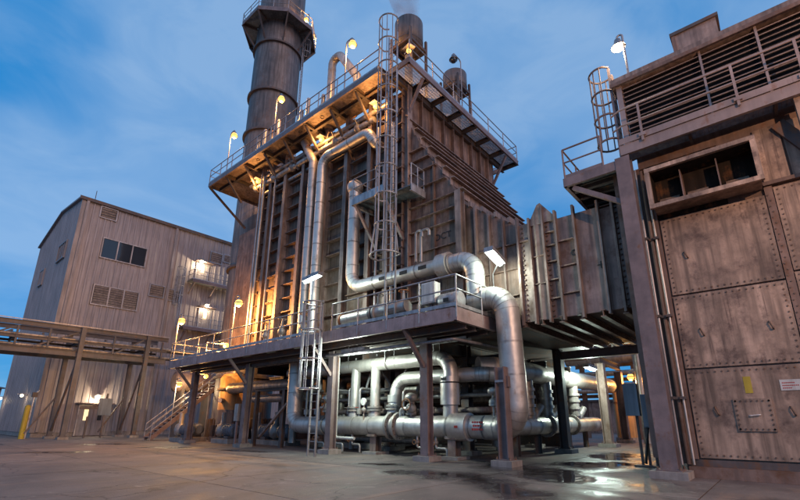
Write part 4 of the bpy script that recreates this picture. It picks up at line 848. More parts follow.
# lamps on the lower platform
goose_lamp('sodium lamp at the stack end corner of the lower platform', (LX + .05, 28.9, LZ - .2), 7.85, (0, -.45, 0), 800)
q = onx(238, 304, 12.2); goose_lamp('sodium lamp on the lower platform in front of the stack', (12.2, q.y + .3, LZ - .2), q.z + .5, (0, -.4, 0), 1900)
wall_lamp('sodium lamp low behind the railings at the stack end', (14.0, 26.6, LZ + 1.0), (-1, 0, 0), 700, ORANGE, 'bulb_orange', sz=.18)
wall_lamp('added sodium lamp under the lower platform beside the amber tank', (14.2, 29.25, 4.2), (-.9, .1, 0), 330, ORANGE, 'bulb_orange', sz=.14)  # added with no bulb in view, to light the tank and stack base
q = onx(316, 279, LX + .05)
tube_lamp('bright strip light on a pole above the ladder head of the lower platform', (LX - .15, q.y + .55, q.z - .05), (LX - .15, q.y - .55, q.z + .05), 260, stem=[[(LX + .05, 15.35, LZ - .2), (LX + .05, 15.35, q.z + .02), (LX - .12, 15.35, q.z + .04)]])
q = onx(355, 351, 12.45)
tube_lamp('strip light slung under the lower platform above the manifold', (12.45, q.y + .7, q.z - .02), (12.45, q.y - .7, q.z - .02), 480, stem=[[(12.45, q.y + d_, q.z + .1), (12.45, q.y + d_, LZ - .06)] for d_ in (-.4, .4)])
q = ony(493, 257, 6.9)
tube_lamp('strip light on a pole at the side of the lower platform below the hood', (q.x - .3, 6.9, q.z + .16), (q.x + .55, 6.9, q.z - .08), 190, stem=[[(13.9, 7.52, LZ), (13.9, 7.52, q.z - .2), (q.x + .5, 6.95, q.z - .02)]], w_=.2)

# ================================================================== UNDER THE PLATFORM: MANIFOLD AND PIPES
MX, MZc, MR = 14.0, 1.13, .40
mf = pipe('manifold_pipe', 'fat silver manifold pipe lying low along the columns under the platform', [(MX, 8.2, MZc), (MX, 19.4, MZc), (MX + .1, 19.6, 4.4)], MR, 'alu', rad=.7, bands=1.0, nb=24)
for y in (12.62, 12.22): flange(mf, (MX, y, MZc), (0, 1, 0), .55, .12, bolts=18)
flange(mf, (MX, 9.2, MZc), (0, 1, 0), .5, .75, 'alu', 'insulation_jacket'); flange(mf, (MX, 17.0, MZc), (0, 1, 0), .45, .5, 'alu', 'insulation_jacket')
part('jacket_tag', MB().box(MX - .508, MX - .50, 9.05, 9.2, MZc - .03, MZc + .05), 'red', mf)
mk = MB()
for r_ in range(3):
    for c in range(4 + (r_ != 1)):
        y = 8.52 - c * .09 - .045 * (r_ == 1); a = R(24 - r_ * 17); mk.bar((MX - (MR + .004) * math.cos(a), y, MZc + MR * math.sin(a)), (MX - (MR + .004) * math.cos(a), y - .065, MZc + MR * math.sin(a)), .012, .07, up=(0, 0, 1))
part('stencil_marks', mk, 'red', mf, kind='stuff')
for y in (13.55, 9.55):
    t = thing('pipe_pedestal', 'steel saddle pedestal under the manifold ' + ('next to the bolted flange pair' if y > 10 else 'next to the marked insulation jacket'), 'support', (MX, y, 0))
    part('post', MB().ibeam((MX, y, .1), (MX, y, .76), .36, .34, up=(1, 0, 0)), 'casing_grey', t); part('pad', MB().box(MX - .4, MX + .4, y - .4, y + .4, -.01, .1), 'concrete_base', t)
    part('saddle', MB().box(MX - .3, MX + .3, y - .22, y + .22, .70, .80), 'casing_grey', t)
h1 = pipe('overhead_pipe', 'silver pipe running under the platform above the manifold and dropping into it', [(14.2, 20.2, 3.78), (14.2, 9.75, 3.76), (14.1, 9.75, 1.4)], .29, 'alu', rad=.62, bands=1.4, nb=18)
flange(h1, (14.1, 9.75, 2.45), (0, 0, 1), .37, 1.05, 'alu', 'insulation_jacket'); flange(h1, (14.1, 9.75, 2.75), (0, 0, 1), .385, .05, 'marker', 'strap')
part('nameplate', MB().box(13.72, 13.735, 9.66, 9.9, 2.82, 2.92), 'marker', h1)
h2 = pipe('overhead_pipe', 'silver pipe curling down into the manifold beside the bolted flanges', [(15.2, 7.9, 3.0), (14.6, 8.6, 3.05), (14.6, 12.85, 3.1), (14.3, 12.85, 1.4)], .28, 'alu', rad=.6, bands=1.4, nb=18)
flange(h2, (14.38, 12.85, 1.95), (0, 0, 1), .36, .08, bolts=12); flange(h2, (14.36, 12.85, 1.82), (0, 0, 1), .36, .08); flange(h2, (14.4, 12.85, 2.25), (0, 0, 1), .31, .3, 'alu', 'insulation_jacket')
for i, px in enumerate((355, 375)):
    y = onx(px, 392, 14.1).y
    t = pipe('drop_leg', 'vertical silver leg with a flange between overhead pipe and manifold, ' + ('beside the bent white line' if i == 0 else 'beside the bolted flanges'), [(14.1, y, 1.4), (14.15, y, 3.7)], .22, 'alu', bands=0, nb=16)
    flange(t, (14.1, y, 1.9), (0, 0, 1), .34, .07, bolts=12); flange(t, (14.1, y, 1.78), (0, 0, 1), .34, .07); part('collar', MB().cyl((14.1, y, 1.45), (14.1, y, 1.66), .27, 16), 'alu', t)
y = onx(337, 400, 13.3).y
pipe('drain_line', 'thin pale line bent along the manifold front', [(13.3, y, 4.1), (13.3, y, .62), (13.3, y - 1.2, .62)], .065, 'white_paint', rad=.14, bands=0, nb=8)
pipe('drain_line', 'thin galvanised line under the platform edge beams', [(12.3, 15.0, 4.05), (12.3, 8.3, 4.05), (15.5, 8.0, 4.05)], .06, 'galv', rad=.14, bands=0, nb=8)
for i, (px, py, x, sz, lab) in enumerate(((327, 402, 13.6, 1.0, 'globe valve beside the ladder under the platform'), (411, 402, 13.9, 1.1, 'globe valve on the manifold beside the bolted flanges'), (364, 404, 13.7, .55, 'small gauge on a stem between two vertical legs'), (493, 395, 13.8, .8, 'grey motor valve between manifold and the big downcomer'), (447, 398, 14.9, .7, 'small pale valve box behind the manifold'))):
    q = onx(px, py, x); t = thing('control_valve', lab, 'valve', (x, q.y, q.z - .6))
    part('stem', MB().cyl((x, q.y, q.z - .75), (x, q.y, q.z + .1), .05 * sz, 8), 'alu_dull', t)
    part('valve_body', MB().ball((x, q.y, q.z - .25), .2 * sz, 12), 'valve', t); flange(t, (x, q.y, q.z - .42 * sz), (0, 0, 1), .2 * sz)
    part('actuator', MB().lathe((x, q.y, q.z), [(.05 * sz, 0), (.22 * sz, .05), (.24 * sz, .2 * sz), (.15 * sz, .3 * sz), (.01, .34 * sz)], 14) if i != 2 else MB().cyl((x - .06, q.y, q.z + .1), (x + .0, q.y, q.z + .1), .16, 16), 'white_paint' if i in (2, 4) else 'alu_dull', t)
    if i in (0, 1):
        part('handwheel', MB().tube([(x - .3, q.y + .22 * math.cos(a), q.z - .1 + .22 * math.sin(a)) for a in [k * math.pi / 6 for k in range(13)]], .025, 5), 'orange_rust', t)
        part('side_arm', MB().tube(fillet([(x, q.y, q.z - .25), (x, q.y + .55, q.z - .25), (x, q.y + .55, q.z - .8)], .15), .07, 8), 'alu', t)
rr = random.Random(11)
ct = thing('cable_tray', 'galvanised ladder cable tray slung under the lower platform', 'cable tray', (13.1, 16, 4.2))
for x in (13.25, 13.6): part('tray_side', MB().bar((x, 8.4, 4.25), (x, 27.5, 4.25), .02, .1), 'galv', ct)
for k in range(48): part('tray_rung', MB().bar((13.26, 8.6 + k * .4, 4.23), (13.59, 8.6 + k * .4, 4.23), .03, .02), 'galv', ct)
for k in range(4): part('cable', MB().tube([(13.31 + k * .075, y, 4.27 + .012 * math.sin(y * 2 + k)) for y in [8.5 + .9 * j for j in range(22)]], .026, 6), 'black', ct)
for k, y in enumerate((10.6, 11.5, 12.0, 14.6, 15.3, 16.4, 17.6, 18.4)):
    z = rr.uniform(1.9, 3.3); x = rr.uniform(14.7, 15.6); r_ = rr.uniform(.04, .085)
    pipe('small_bore_line', 'small bore line looping over the manifold ' + ['behind the jacketed leg', 'behind the column', 'beside the globe valve', 'next to the flanged leg', 'at the pale bent line', 'behind the ladder post', 'behind the ladder', 'at the manifold bend'][k], [(MX, y, 1.4), (MX, y, z), (x, y, z), (x, y + rr.uniform(-1.5, 1.5), z), (x, y, 4.4)], r_, rr.choice(['alu_dull', 'galv', 'alu', 'casing']), rad=.14, bands=0, nb=8)
    t = thing('needle_valve', 'little shut off valve on the small bore line ' + ['behind the jacketed leg', 'behind the column', 'beside the globe valve', 'next to the flanged leg', 'at the pale bent line', 'behind the ladder post', 'behind the ladder', 'at the manifold bend'][k], 'valve', (MX, y, 1.6))
    part('valve_body', MB().cyl((MX, y, 1.62), (MX, y, 1.86), r_ * 2.0, 10), 'valve', t); part('handle', MB().bar((MX - .25, y, 1.9), (MX + .05, y, 1.9), .03, .03), 'red' if k % 3 == 0 else 'valve', t)
for k, y in enumerate((10.3, 11.2, 14.9, 16.0, 17.3)):
    t = pipe('drain_line', 'drain stub hanging below the manifold ' + ['next to the marked jacket', 'next to the column', 'below the first vertical leg', 'below the ladder head', 'near the manifold bend'][k], [(MX - .1, y, .85), (MX - .1, y, .35), (MX - .1, y - .5, .35), (MX - .1, y - .5, .02)], .05, 'alu_dull', rad=.1, bands=0, nb=8)
    part('valve_body', MB().ball((MX - .1, y, .55), .1, 8), 'valve', t); part('handwheel', MB().tube([(MX - .3, y + .09 * math.cos(a), .55 + .09 * math.sin(a)) for a in [j * math.pi / 4 for j in range(9)]], .016, 5), 'orange_rust', t)
for k, y in enumerate((10.8, 13.0, 16.0, 18.6)):
    t = thing('pipe_hanger', 'rod hanger holding the overhead pipe ' + ['next to the jacketed leg', 'next to the bolted flanges', 'next to the ladder post', 'near the manifold bend'][k], 'support', (14.2, y, 3.4))
    part('clamp', MB().tube([(14.2, y - .04, 3.77), (14.2, y + .04, 3.77)], .315, 16, cap=False), 'steel_dark', t)
    for dx in (-.3, .3): part('rod', MB().cyl((14.2 + dx, y, 3.77), (14.2 + dx, y, 4.5), .02, 6), 'galv', t)
for k, (y0, y1, z, x) in enumerate(((8.6, 19.5, 2.35, 15.7), (9.0, 18.0, 1.75, 15.5), (10.2, 19.0, 2.75, 15.9), (11.0, 16.0, .55, 14.9))):
    pipe('service_line', ['long service line behind the vertical legs at mid height', 'lower long service line behind the vertical legs', 'upper long service line behind the vertical legs', 'short service line on the ground behind the manifold'][k], [(x + .6, y0, z), (x, y0, z), (x, y1, z), (x, y1, 4.4 if k < 3 else .05)], .1 + .03 * (k % 2), ['alu_dull', 'casing_grey', 'alu', 'valve'][k], bands=1.4, nb=10)
# left part under the platform
pipe('overhead_pipe', 'dull pipe running under the platform towards the stack', [(14.6, 20.0, 3.25), (14.6, 27.2, 3.3), (15.6, 28.4, 3.3)], .33, 'alu_dull', bands=1.5, nb=16)
pipe('overhead_pipe', 'dull lower pipe behind the middle column', [(15.0, 19.6, 2.55), (15.0, 25.0, 2.6)], .24, 'alu_dull', bands=1.5, nb=14)
pipe('drop_leg', 'rusty vertical leg beside the diagonal brace', [(14.7, 20.4, .2), (14.7, 20.4, 3.2)], .2, 'alu_dull', bands=1.2, nb=12)
pf = thing('pipe_stand', 'low steel frame with a diagonal brace behind the middle column', 'support', (13.9, 21, 0))
part('post', MB().ibeam((13.9, 20.2, 0), (13.9, 20.2, 2.9), .2, .2, up=(1, 0, 0)), 'steel_dark', pf); part('post', MB().ibeam((13.9, 22.8, 0), (13.9, 22.8, 2.9), .2, .2, up=(1, 0, 0)), 'steel_dark', pf)
part('diagonal', MB().bar((13.75, 22.0, .5), (13.75, 19.4, 2.4), .14, .1), 'casing_grey', pf); part('cap_beam', MB().ibeam((13.9, 19.9, 2.98), (13.9, 23.1, 2.98), .16, .16), 'steel_dark', pf)
t = thing('wall_box', 'grey box mounted beside the middle column', 'box', (12.75, 22.6, 1.2))
part('cabinet', MB().box(12.65, 12.9, 22.5, 22.9, 1.3, 2.2), 'valve', t); part('door', MB().box(12.63, 12.648, 22.53, 22.87, 1.33, 2.17), 'valve', t); part('post', MB().box(12.7, 12.8, 22.65, 22.75, 0, 1.3), 'steel', t)
for i, (x, y) in enumerate(((15.2, 22.0), (15.4, 24.2), (16.4, 17.6), (16.4, 15.4), (14.4, 26.6), (13.4, 30.2), (14.3, 31.0))):
    t = thing('feed_pump', ['pump with motor behind the diagonal brace', 'pump with motor under the dull pipes', 'pump with motor behind the manifold end', 'pump with motor behind the vertical legs', 'pump with motor beside the stack skirt', 'small pump with motor at the foot of the stair', 'small pump with motor between the stair and the stack'][i], 'pump', (x, y, 0))
    part('bedplate', MB().box(x - .5, x + .5, y - 1.0, y + 1.0, 0, .25), 'concrete_base', t)
    part('motor', MB().tube([(x, y - .85, .75), (x, y - .8, .75), (x, y + .1, .75), (x, y + .15, .75)], [.25, .36, .36, .22], 16), 'blue_grey', t)
    for k in range(5): part('cooling_fin', MB().tube([(x, y - .7 + k * .16, .75), (x, y - .66 + k * .16, .75)], .39, 16), 'blue_grey', t)
    part('coupling_guard', MB().box(x - .15, x + .15, y + .15, y + .45, .4, .95), 'orange_rust', t)
    part('volute', MB().lathe((x, y + .7, .3), [(.1, 0), (.34, .15), (.38, .45), (.3, .75), (.14, .85), (.13, 1.5)], 16), 'valve', t)
    part('leg', MB().box(x - .3, x + .3, y - .6, y - .1, .25, .42), 'steel_dark', t)
un = thing('boiler_understructure', 'dark steel frame of columns and beams carrying the boiler floor', 'frame', (18, 17, 0))
for x in (16.0, 19.3, 22.3):
    for y in (10.2, 14.6, 19.0, 23.4): wcolumn(un, x, y, 0, HZ0 - .3, .36, 'steel_dark')
for y in (10.2, 14.6, 19.0, 23.4): part('floor_beam', MB().ibeam((14.1, y, HZ0 - .55), (22.6, y, HZ0 - .55), .5, .26), 'steel_dark', un)
for x in (16.0, 19.3, 22.3): part('floor_girder', MB().ibeam((x, 8.0, HZ0 - .95), (x, 25, HZ0 - .95), .3, .22), 'steel_dark', un)
for x, ya_, yb_ in ((19.3, 10.4, 14.4), (19.3, 14.8, 18.8), (22.3, 19.2, 23.2)): part('diagonal', MB().bar((x, ya_, .4), (x, yb_, 3.7), .16, .16), 'steel_dark', un)
bw = thing('dark_backing', 'added dark brown backing wall behind the boiler frame', 'building', (24, 18, 0))  # added dark backing where only darkness shows beneath the boiler
for k in range(13): part('wall_panel', MB().box(24.0 + random.uniform(-.03, .03), 24.3, 9.0 + k * 1.5 + .01, 10.5 + k * 1.5 - .01, 0, 4.9), 'steel_dark', bw)
part('roof', MB().box(23.9, 28, 8.95, 28.6, 4.93, 5.05), 'steel_dark', bw)
for k in range(6): part('wall_panel', MB().box(20.2 + k * .75 + .01, 20.95 + k * .75 - .01, 27.6 + random.uniform(-.02, .02), 27.8, 0, 4.9), 'steel_dark', bw)  # added wing blocking the view of the lit hall wall
for i in range(14):
    rr = random.Random(50 + i); x = 16.6 + rr.random() * 6; z = .8 + rr.random() * 3; y0 = 8.6 + rr.random() * 6; y1 = y0 + 4 + rr.random() * 8; r_ = .1 + .16 * rr.random()
    pts = [(x, y0, .3), (x, y0, z), (x, y1, z), (x, y1, .3 if i % 2 else 4.3)]
    pipe('interior_pipe', ('dull silver' if i % 3 else 'rusty brown') + (' bent pipe reaching the ground' if i % 2 else ' bent pipe reaching up to the floor') + ' in the shade beneath the boiler', pts, r_, 'alu_dull' if i % 3 else 'casing', bands=1.5, nb=10, group='pipes beneath the boiler floor')

# ================================================================== PIPES AND FRAME BEHIND, RIGHT OF THE DOWNCOMER
HYc = 8.35
hl = pipe('cross_header', 'thick lower silver header running away from the big downcomer', [(14.5, HYc, 1.13), (26.5, HYc, 1.13)], .37, 'alu', bands=1.1, nb=20)
for x in (19.6, 22.6): flange(hl, (x, HYc, 1.13), (1, 0, 0), .5, .12, bolts=14)
for x in (16.6, 18.6, 21.3, 24.5): part('support_leg', MB().ibeam((x, HYc, 0), (x, HYc, .8), .24, .2, up=(1, 0, 0)), 'steel_dark', hl)
hu = pipe('cross_header', 'thick upper silver header running away under the platform side', [(14.9, HYc + .6, 3.35), (15.6, HYc, 3.35), (30.0, HYc, 3.42)], .42, 'alu', bands=1.3, nb=20)
part('end_jacket', MB().tube([(27.5, HYc, 3.41), (30.1, HYc, 3.42)], .45, 20), 'alu_dull', hu)
for i, px in enumerate((527.5, 546, 573)):
    x = ony(px, 398, HYc).x
    t = pipe('drop_leg', ['ribbed vertical leg next to the big downcomer', 'vertical leg between the two silver headers', 'vertical leg behind the dark duct column'][i], [(x, HYc, 1.3), (x, HYc, 3.2)], .27, 'alu_dull', bands=0, nb=16)
    for z in (1.62, 1.95, 2.3, 2.62): part('collar', MB().tube([(x, HYc, z - .06), (x, HYc, z + .06)], .33, 16), 'alu_dull', t)
    part('wye_branch', MB().cyl((x + .1, HYc - .05, 1.3), (x + .75, HYc - .25, 1.95), .16, 10), 'alu_dull', t)
df = thing('duct_support_frame', 'steel columns and beams carrying the duct beyond the platform', 'frame', (24, 7.5, 0))
wcolumn(df, 19.6, 7.55, 0, 4.9, .36, 'steel_dark', rot=1); wcolumn(df, 25.2, 7.4, 0, 4.35, .42, 'casing_grey', rot=1); wcolumn(df, 30.1, 7.8, 0, 4.3, .42, 'casing_grey', rot=1)
part('beam', MB().ibeam((19.6, 7.4, 4.15), (19.6, 2.6, 4.15), .36, .24), 'steel', df)
part('beam', MB().ibeam((20.5, 7.4, 4.85), (20.5, 2.6, 4.85), .3, .24), 'steel_dark', df)
part('beam', MB().ibeam((25.2, 7.4, 4.55), (30.3, 7.7, 4.55), .36, .26), 'steel_dark', df)
part('beam', MB().ibeam((25.2, 7.4, 4.9), (25.2, 2.2, 4.9), .36, .26), 'steel_dark', df)
q = ony(591, 368, 7.1)
tube_lamp('strip light on the duct support frame beyond the platform', (q.x - .8, 7.1, q.z + .02), (q.x + .5, 7.1, q.z - .02), 520, stem=[[(q.x, 7.1, q.z + .05), (q.x, 7.1, 4.6)]])
for i in range(4):
    t = thing('control_valve', ['rusty valve manifold under the duct beside the dark column', 'pale valve under the duct', 'small valve under the duct beside the pale valve', 'grey valve under the duct near the far columns'][i], 'valve', (21 + i * 1.3, 6.2, 4.95))
    x = 21 + i * 1.3; part('valve_body', MB().ball((x, 6.2, 5.35), .24, 10), 'white_paint' if i % 2 else 'valve', t); part('stem', MB().cyl((x, 6.2, 4.95), (x, 6.2, 5.9), .06, 8), 'valve', t)
    part('line', MB().tube(fillet([(x, 6.2, 5.3), (x, 4.9, 5.3), (x, 4.9, 4.95)], .2), .08, 8), 'alu_dull', t)
tk = thing('storage_tank', 'upright orange lit tank with domed top beyond the columns', 'tank', (36, 9.3, 0))
q = onx(627, 430, 32.0); tx, ty = q.x, q.y
tk.location = (tx, ty, 0)
part('shell', MB().lathe((tx, ty, .25), [(.62, 0), (.62, 2.9), (.52, 3.1), (.25, 3.22), (.01, 3.25)], 22), 'lamplit_orange', tk); part('base_ring', MB().cyl((tx, ty, 0), (tx, ty, .26), .72, 22), 'concrete_base', tk)
part('shell_band', MB().tube([(tx, ty, 2.4), (tx, ty, 2.5)], .65, 22, cap=False), 'orange_rust', tk)
goose_lamp('sodium lamp beside the orange tank', (tx - 1.9, ty - 1.6, 0), 4.4, (0, .5, 0), 260)
q = onz(651, 467); x, y = q.x, q.y
t = thing('instrument_stand', 'dark rounded hood and square cabinet on a three legged stand by the wet ground', 'cabinet', (x, y, 0))
part('foot', MB().box(x - .2, x + .2, y - .42, y + .42, 0, .05), 'steel_dark', t)
for k, h_ in ((.2, 1.6), (.0, 1.2), (-.2, 1.2)): part('post', MB().bar((x, y + k, .05), (x, y + k, h_), .07, .07, up=(1, 0, 0)), 'steel_dark', t)
part('cabinet', MB().box(x - .15, x + .2, y - .36, y + .0, 1.15, 2.15), 'blue_grey', t); part('door', MB().box(x - .17, x - .152, y - .34, y - .02, 1.18, 2.12), 'blue_grey', t)
part('hood', MB().prof((x, y + .27, 1.5), (x + .01, y + .27, 2.5), [(-.2, -.17), (.2, -.17), (.22, 0), (.14, .14), (-.14, .14), (-.22, 0)]), 'blue_grey', t)
part('conduit', MB().tube(fillet([(x - .1, y + .1, .1), (x - .12, y - .05, .9), (x, y - .1, 1.3)], .2), .04, 6), 'black', t)
fr = thing('far_pipe_rack', 'distant pipe rack with stacked horizontal pipes beyond the duct', 'pipe rack', (36, 4, 0))
for y in (-1.5, 3.2, 8.2, 12.0): part('post', MB().ibeam((36, y, 0), (36, y, 8.2), .35, .3, up=(1, 0, 0)), 'steel', fr)
for z in (3.1, 4.3, 5.4, 6.9, 8.0): part('beam', MB().ibeam((36, -2, z), (36, 12.5, z), .26, .2), 'steel', fr)
for i, (z, r_, x) in enumerate(((3.45, .16, 35.6), (3.9, .14, 35.7), (4.75, .2, 35.6), (5.9, .42, 35.5), (7.3, .2, 35.6))):
    pipe('far_pipe', ['lowest far pipe on the distant rack', 'second far pipe up on the distant rack', 'pale far pipe above the second on the distant rack', 'fat dark far pipe on the distant rack', 'topmost far pipe on the distant rack'][i], [(x, -3, z), (x, 13, z)], r_, 'alu_dull', bands=2, nb=10, group='pipes on the distant rack')
for i, (px, x) in enumerate(((641, 30.0), (648, 29.5))):
    q = onx(px, 395, x); pipe('far_riser', ['grey upright far pipe behind the instrument stands', 'orange lit upright far pipe behind the instrument stands'][i], [(x, q.y, 0), (x, q.y, 5.5)], .2, 'alu_dull' if i == 0 else 'lamplit_orange', bands=1.5, nb=10)
fw_ = thing('far_shed', 'long low distant shed closing the view under the duct', 'building', (50, 5, 0))
for k in range(12): part('wall_panel', MB().box(50, 50.3, -8 + k * 3 + .02, -5 + k * 3 - .02, 0, 3.2), 'casing_grey', fw_)
part('roof', MB().box(49.8, 56, -8.2, 28.2, 3.2, 3.4), 'steel_dark', fw_)

# ================================================================== TURBINE ENCLOSURE (right)
TX = 13.8
te = thing('turbine_enclosure', 'pinkish brown bolted plate wall of the turbine enclosure', 'building', (TX + 2, -2, 0))
part('wall_core', MB().box(TX, 21.0, -9, 2.2, .0, 9.9), 'turbine_trim', te)
part('plinth', MB().box(TX - .3, TX - .003, -9, 2.12, 0, .26), 'turbine_trim', te)
part('sill_beam', MB().box(TX - .12, TX - .003, -9, 2.1, .262, .42), 'steel_dark', te)
def bolted(y0, y1, z0, z1, m='turbine_wall', th=.07, sp=.155, x=TX, bz=True, inset=.075, br=.022):
    o = part('wall_plate', MB().box(x - th, x - .004, y0, y1, z0, z1), m, te); b = MB()
    ny, nz = max(2, round((y1 - y0) / sp)), max(2, round((z1 - z0) / sp))
    for k in range(ny + 1):
        y = y0 + inset + (y1 - y0 - 2 * inset) * k / ny
        for z in (z0 + inset, z1 - inset): b.lathe((0, 0, 0), [], 6) if False else b.tube([(x - th - .02, y, z), (x - th + .005, y, z)], br, 6)
    for k in range(1, nz):
        z = z0 + inset + (z1 - z0 - 2 * inset) * k / nz
        for y in (y0 + inset, y1 - inset): b.tube([(x - th - .02, y, z), (x - th + .005, y, z)], br, 6)
    part('plate_bolts', b, 'bolt', o, kind='stuff'); return o
bolted(-.56, 1.86, .46, 2.655); bolted(-.56, 1.86, 2.70, 4.68); bolted(-.56, 1.86, 4.73, 7.0)
for (y0, y1) in ((-3.1, -.76), (-5.5, -3.14), (-7.9, -5.54)):
    bolted(y0, y1, .46, 2.655); bolted(y0, y1, 2.70, 4.85); bolted(y0, y1, 4.9, 7.15)
part('wall_strip', MB().box(TX - .10, TX - .003, -.74, -.58, .43, 7.2), 'turbine_trim', te)
b = MB()
for k in range(42): b.tube([(TX - .12, -.66 + .04 * (k % 2), .6 + k * .155), (TX - .095, -.66 + .04 * (k % 2), .6 + k * .155)], .02, 6)
part('strip_bolts', b, 'bolt', te, kind='stuff')
part('wall_ledge', MB().box(TX - .16, TX - .003, -8, -.58, 7.22, 7.32), 'turbine_trim', te)
part('corner_angle', MB().box(TX - .16, TX - .003, 1.9, 2.0, .43, 8.6), 'turbine_trim', te)
part('corner_angle', MB().box(TX - .09, TX - .003, 2.03, 2.18, .43, 8.6), 'casing_grey', te)
part('upper_shade', MB().box(TX - .05, TX - .002, .2, 2.15, 7.05, 8.85), 'recess_shade', te)  # dark sheet painting the shade behind the hood
part('upper_plate', MB().box(TX - .06, TX - .002, -1.15, -.62, 7.35, 8.9), 'turbine_wall', te)
part('knee_brace', MB().bar((TX - .12, -1.15, 8.85), (TX - .12, -1.95, 7.3), .1, .3, up=(0, 1, 0)), 'steel_dark', te)
part('upper_plate', MB().box(TX - .06, TX - .002, -4.5, -1.2, 7.35, 8.9), 'turbine_wall', te)
ht = part('access_hatch', MB().box(TX - .12, TX - .072, .22, .97, 1.12, 1.88), 'turbine_wall', te); b = MB()
for k in range(7):
    for a, c in ((.27 + k * .65 / 6, 1.17), (.27 + k * .65 / 6, 1.83), (.27, 1.17 + k * .66 / 6), (.92, 1.17 + k * .66 / 6)): b.tube([(TX - .145, a, c), (TX - .115, a, c)], .022, 6)
part('hatch_bolts', b, 'bolt', ht, kind='stuff'); part('hatch_handle', MB().tube(fillet([(TX - .12, .70, 1.48), (TX - .17, .68, 1.48), (TX - .17, .5, 1.5), (TX - .12, .48, 1.5)], .03), .014, 6), 'white_paint', ht)
for (px, py) in ((717, 411), (793, 411), (702, 332), (771, 325), (686, 255)):
    q = onx(px, py, TX - .08); part('lifting_lug', MB().tube(fillet([(TX - .06, q.y + .03, q.z + .1), (TX - .15, q.y + .02, q.z + .08), (TX - .15, q.y - .03, q.z - .08), (TX - .06, q.y - .04, q.z - .1)], .03), .02, 6), 'bolt', te)
q = onx(748, 385, TX); part('yellow_tag', MB().box(TX - .082, TX - .073, q.y - .075, q.y + .075, q.z - .2, q.z + .2), 'yellow', te)
q0, q1 = onx(779, 380, TX), onx(803, 390, TX); sgn = part('warning_sign', MB().box(TX - .084, TX - .073, q1.y, q0.y, q1.z, q0.z), 'white_paint', te)
b = MB()
for r_, n_ in ((.3, 7), (.55, 9), (.78, 5)):
    z = q1.z + (q0.z - q1.z) * (1 - r_)
    for k in range(n_): y = q0.y - .04 - k * .034; b.box(TX - .087, TX - .0845, y - .024, y, z - .012, z + .012)
part('sign_print', b, 'red', sgn, kind='stuff')
part('corner_channel', MB().channel((TX - .1, 2.6, .43), (TX - .1, 2.6, 8.85), .34, .3, 1, up=(1, 0, 0)), 'turbine_trim', te)
part('corner_plate', MB().box(TX - .03, TX + .1, 2.19, 2.75, .3, 8.9), 'turbine_trim', te)
# hood with open front
hd = part('air_hood', MB().box(13.0, TX - .06, -.56, 1.88, 7.18, 7.22), 'turbine_wall', te, label='open fronted brown box hood with two dividers')
part('hood_top', MB().box(13.0, TX - .06, -.56, 1.88, 8.28, 8.33), 'turbine_wall', hd)
for y in (-.56, 1.84): part('hood_side', MB().box(13.0, TX - .06, y, y + .04, 7.221, 8.279), 'turbine_wall', hd)
for y0, y1, z0, z1 in ((-.62, 1.94, 7.12, 7.24), (-.62, 1.94, 8.26, 8.38), (-.62, -.5, 7.241, 8.259), (1.82, 1.94, 7.241, 8.259)): part('hood_rim', MB().box(12.95, 13.05, y0, y1, z0, z1), 'turbine_wall', hd)
part('hood_shade_back', MB().box(TX - .1, TX - .065, -.515, 1.835, 7.225, 8.275), 'recess_shade', hd)  # dark sheets paint the shade inside the hood
part('hood_shade', MB().box(13.06, TX - .1, -.515, 1.835, 8.255, 8.277), 'recess_shade', hd)
for y in (-.515, 1.82): part('hood_shade', MB().box(13.06, TX - .1, y, y + .015, 7.225, 8.25), 'recess_shade', hd)
for y in (.25, 1.1): part('hood_divider', MB().box(13.25, TX - .06, y, y + .03, 7.221, 8.2), 'turbine_trim', hd)
for k, y in enumerate((-.35, .55, 1.25)): part('inner_shelf', MB().slab([(13.3, y, 7.3), (13.3, y + .5, 7.3), (13.7, y + .5, 7.62), (13.7, y, 7.62)], .03), 'turbine_wall', hd)
# corner column
wcolumn(te, 13.1, 2.45, 0, 9.0, .40, 'steel', name='corner_column')
for (x, y, r_, m) in ((13.45, 2.25, .035, 'galv'), (13.62, 2.12, .05, 'turbine_trim'), (13.55, 2.0, .03, 'alu')):
    t = pipe('conduit', {'galv': 'thin galvanised conduit beside the corner column', 'turbine_trim': 'rusty upright pipe between corner column and bolted wall', 'alu': 'thin shiny tube against the bolted wall'}[m], [(x, y, .3), (x, y, 8.7)], r_, m, bands=0, nb=8)
    for z in (1.9, 4.1, 6.4): part('clamp', MB().box(x - .07, x + .07, y - .07, y + .07, z, z + .07), 'steel_dark', t)
# walkway below the louvres
wk = thing('louvre_walkway', 'cantilevered grating walkway with railings below the louvres', 'platform', (13.3, 0, 9))
part('edge_beam', MB().channel((12.9, 2.46, 9.2), (12.9, -9, 9.2), .32, .1, -1), 'louver', wk)
part('kick_plate', MB().box(12.86, 12.89, -9, 2.45, 9.37, 9.56), 'louver', wk)
for k, (y0, y1) in enumerate(((.75, 2.35), (-1.15, .68), (-3.1, -1.22), (-5.2, -3.2))):
    b = MB(); n_ = 15
    for j in range(n_): x = 13.02 + j * .05; b.box(x, x + .014, y0, y1, 9.26, 9.33)
    m_ = int((y1 - y0) / .1)
    for j in range(m_ + 1): y = y0 + (y1 - y0) * j / m_; b.box(13.01, 13.74, y - .012, y + .012, 9.275, 9.315)
    part('grating_panel', b, 'galv', wk, kind='stuff')
    part('bearer', MB().box(12.98, TX - .07, y0 - .07, y0 - .005, 9.1, 9.34), 'steel_dark', wk)
part('bracket_post', MB().ibeam((13.15, -1.6, 7.3), (13.15, -1.6, 9.05), .22, .18, up=(1, 0, 0)), 'turbine_wall', wk)
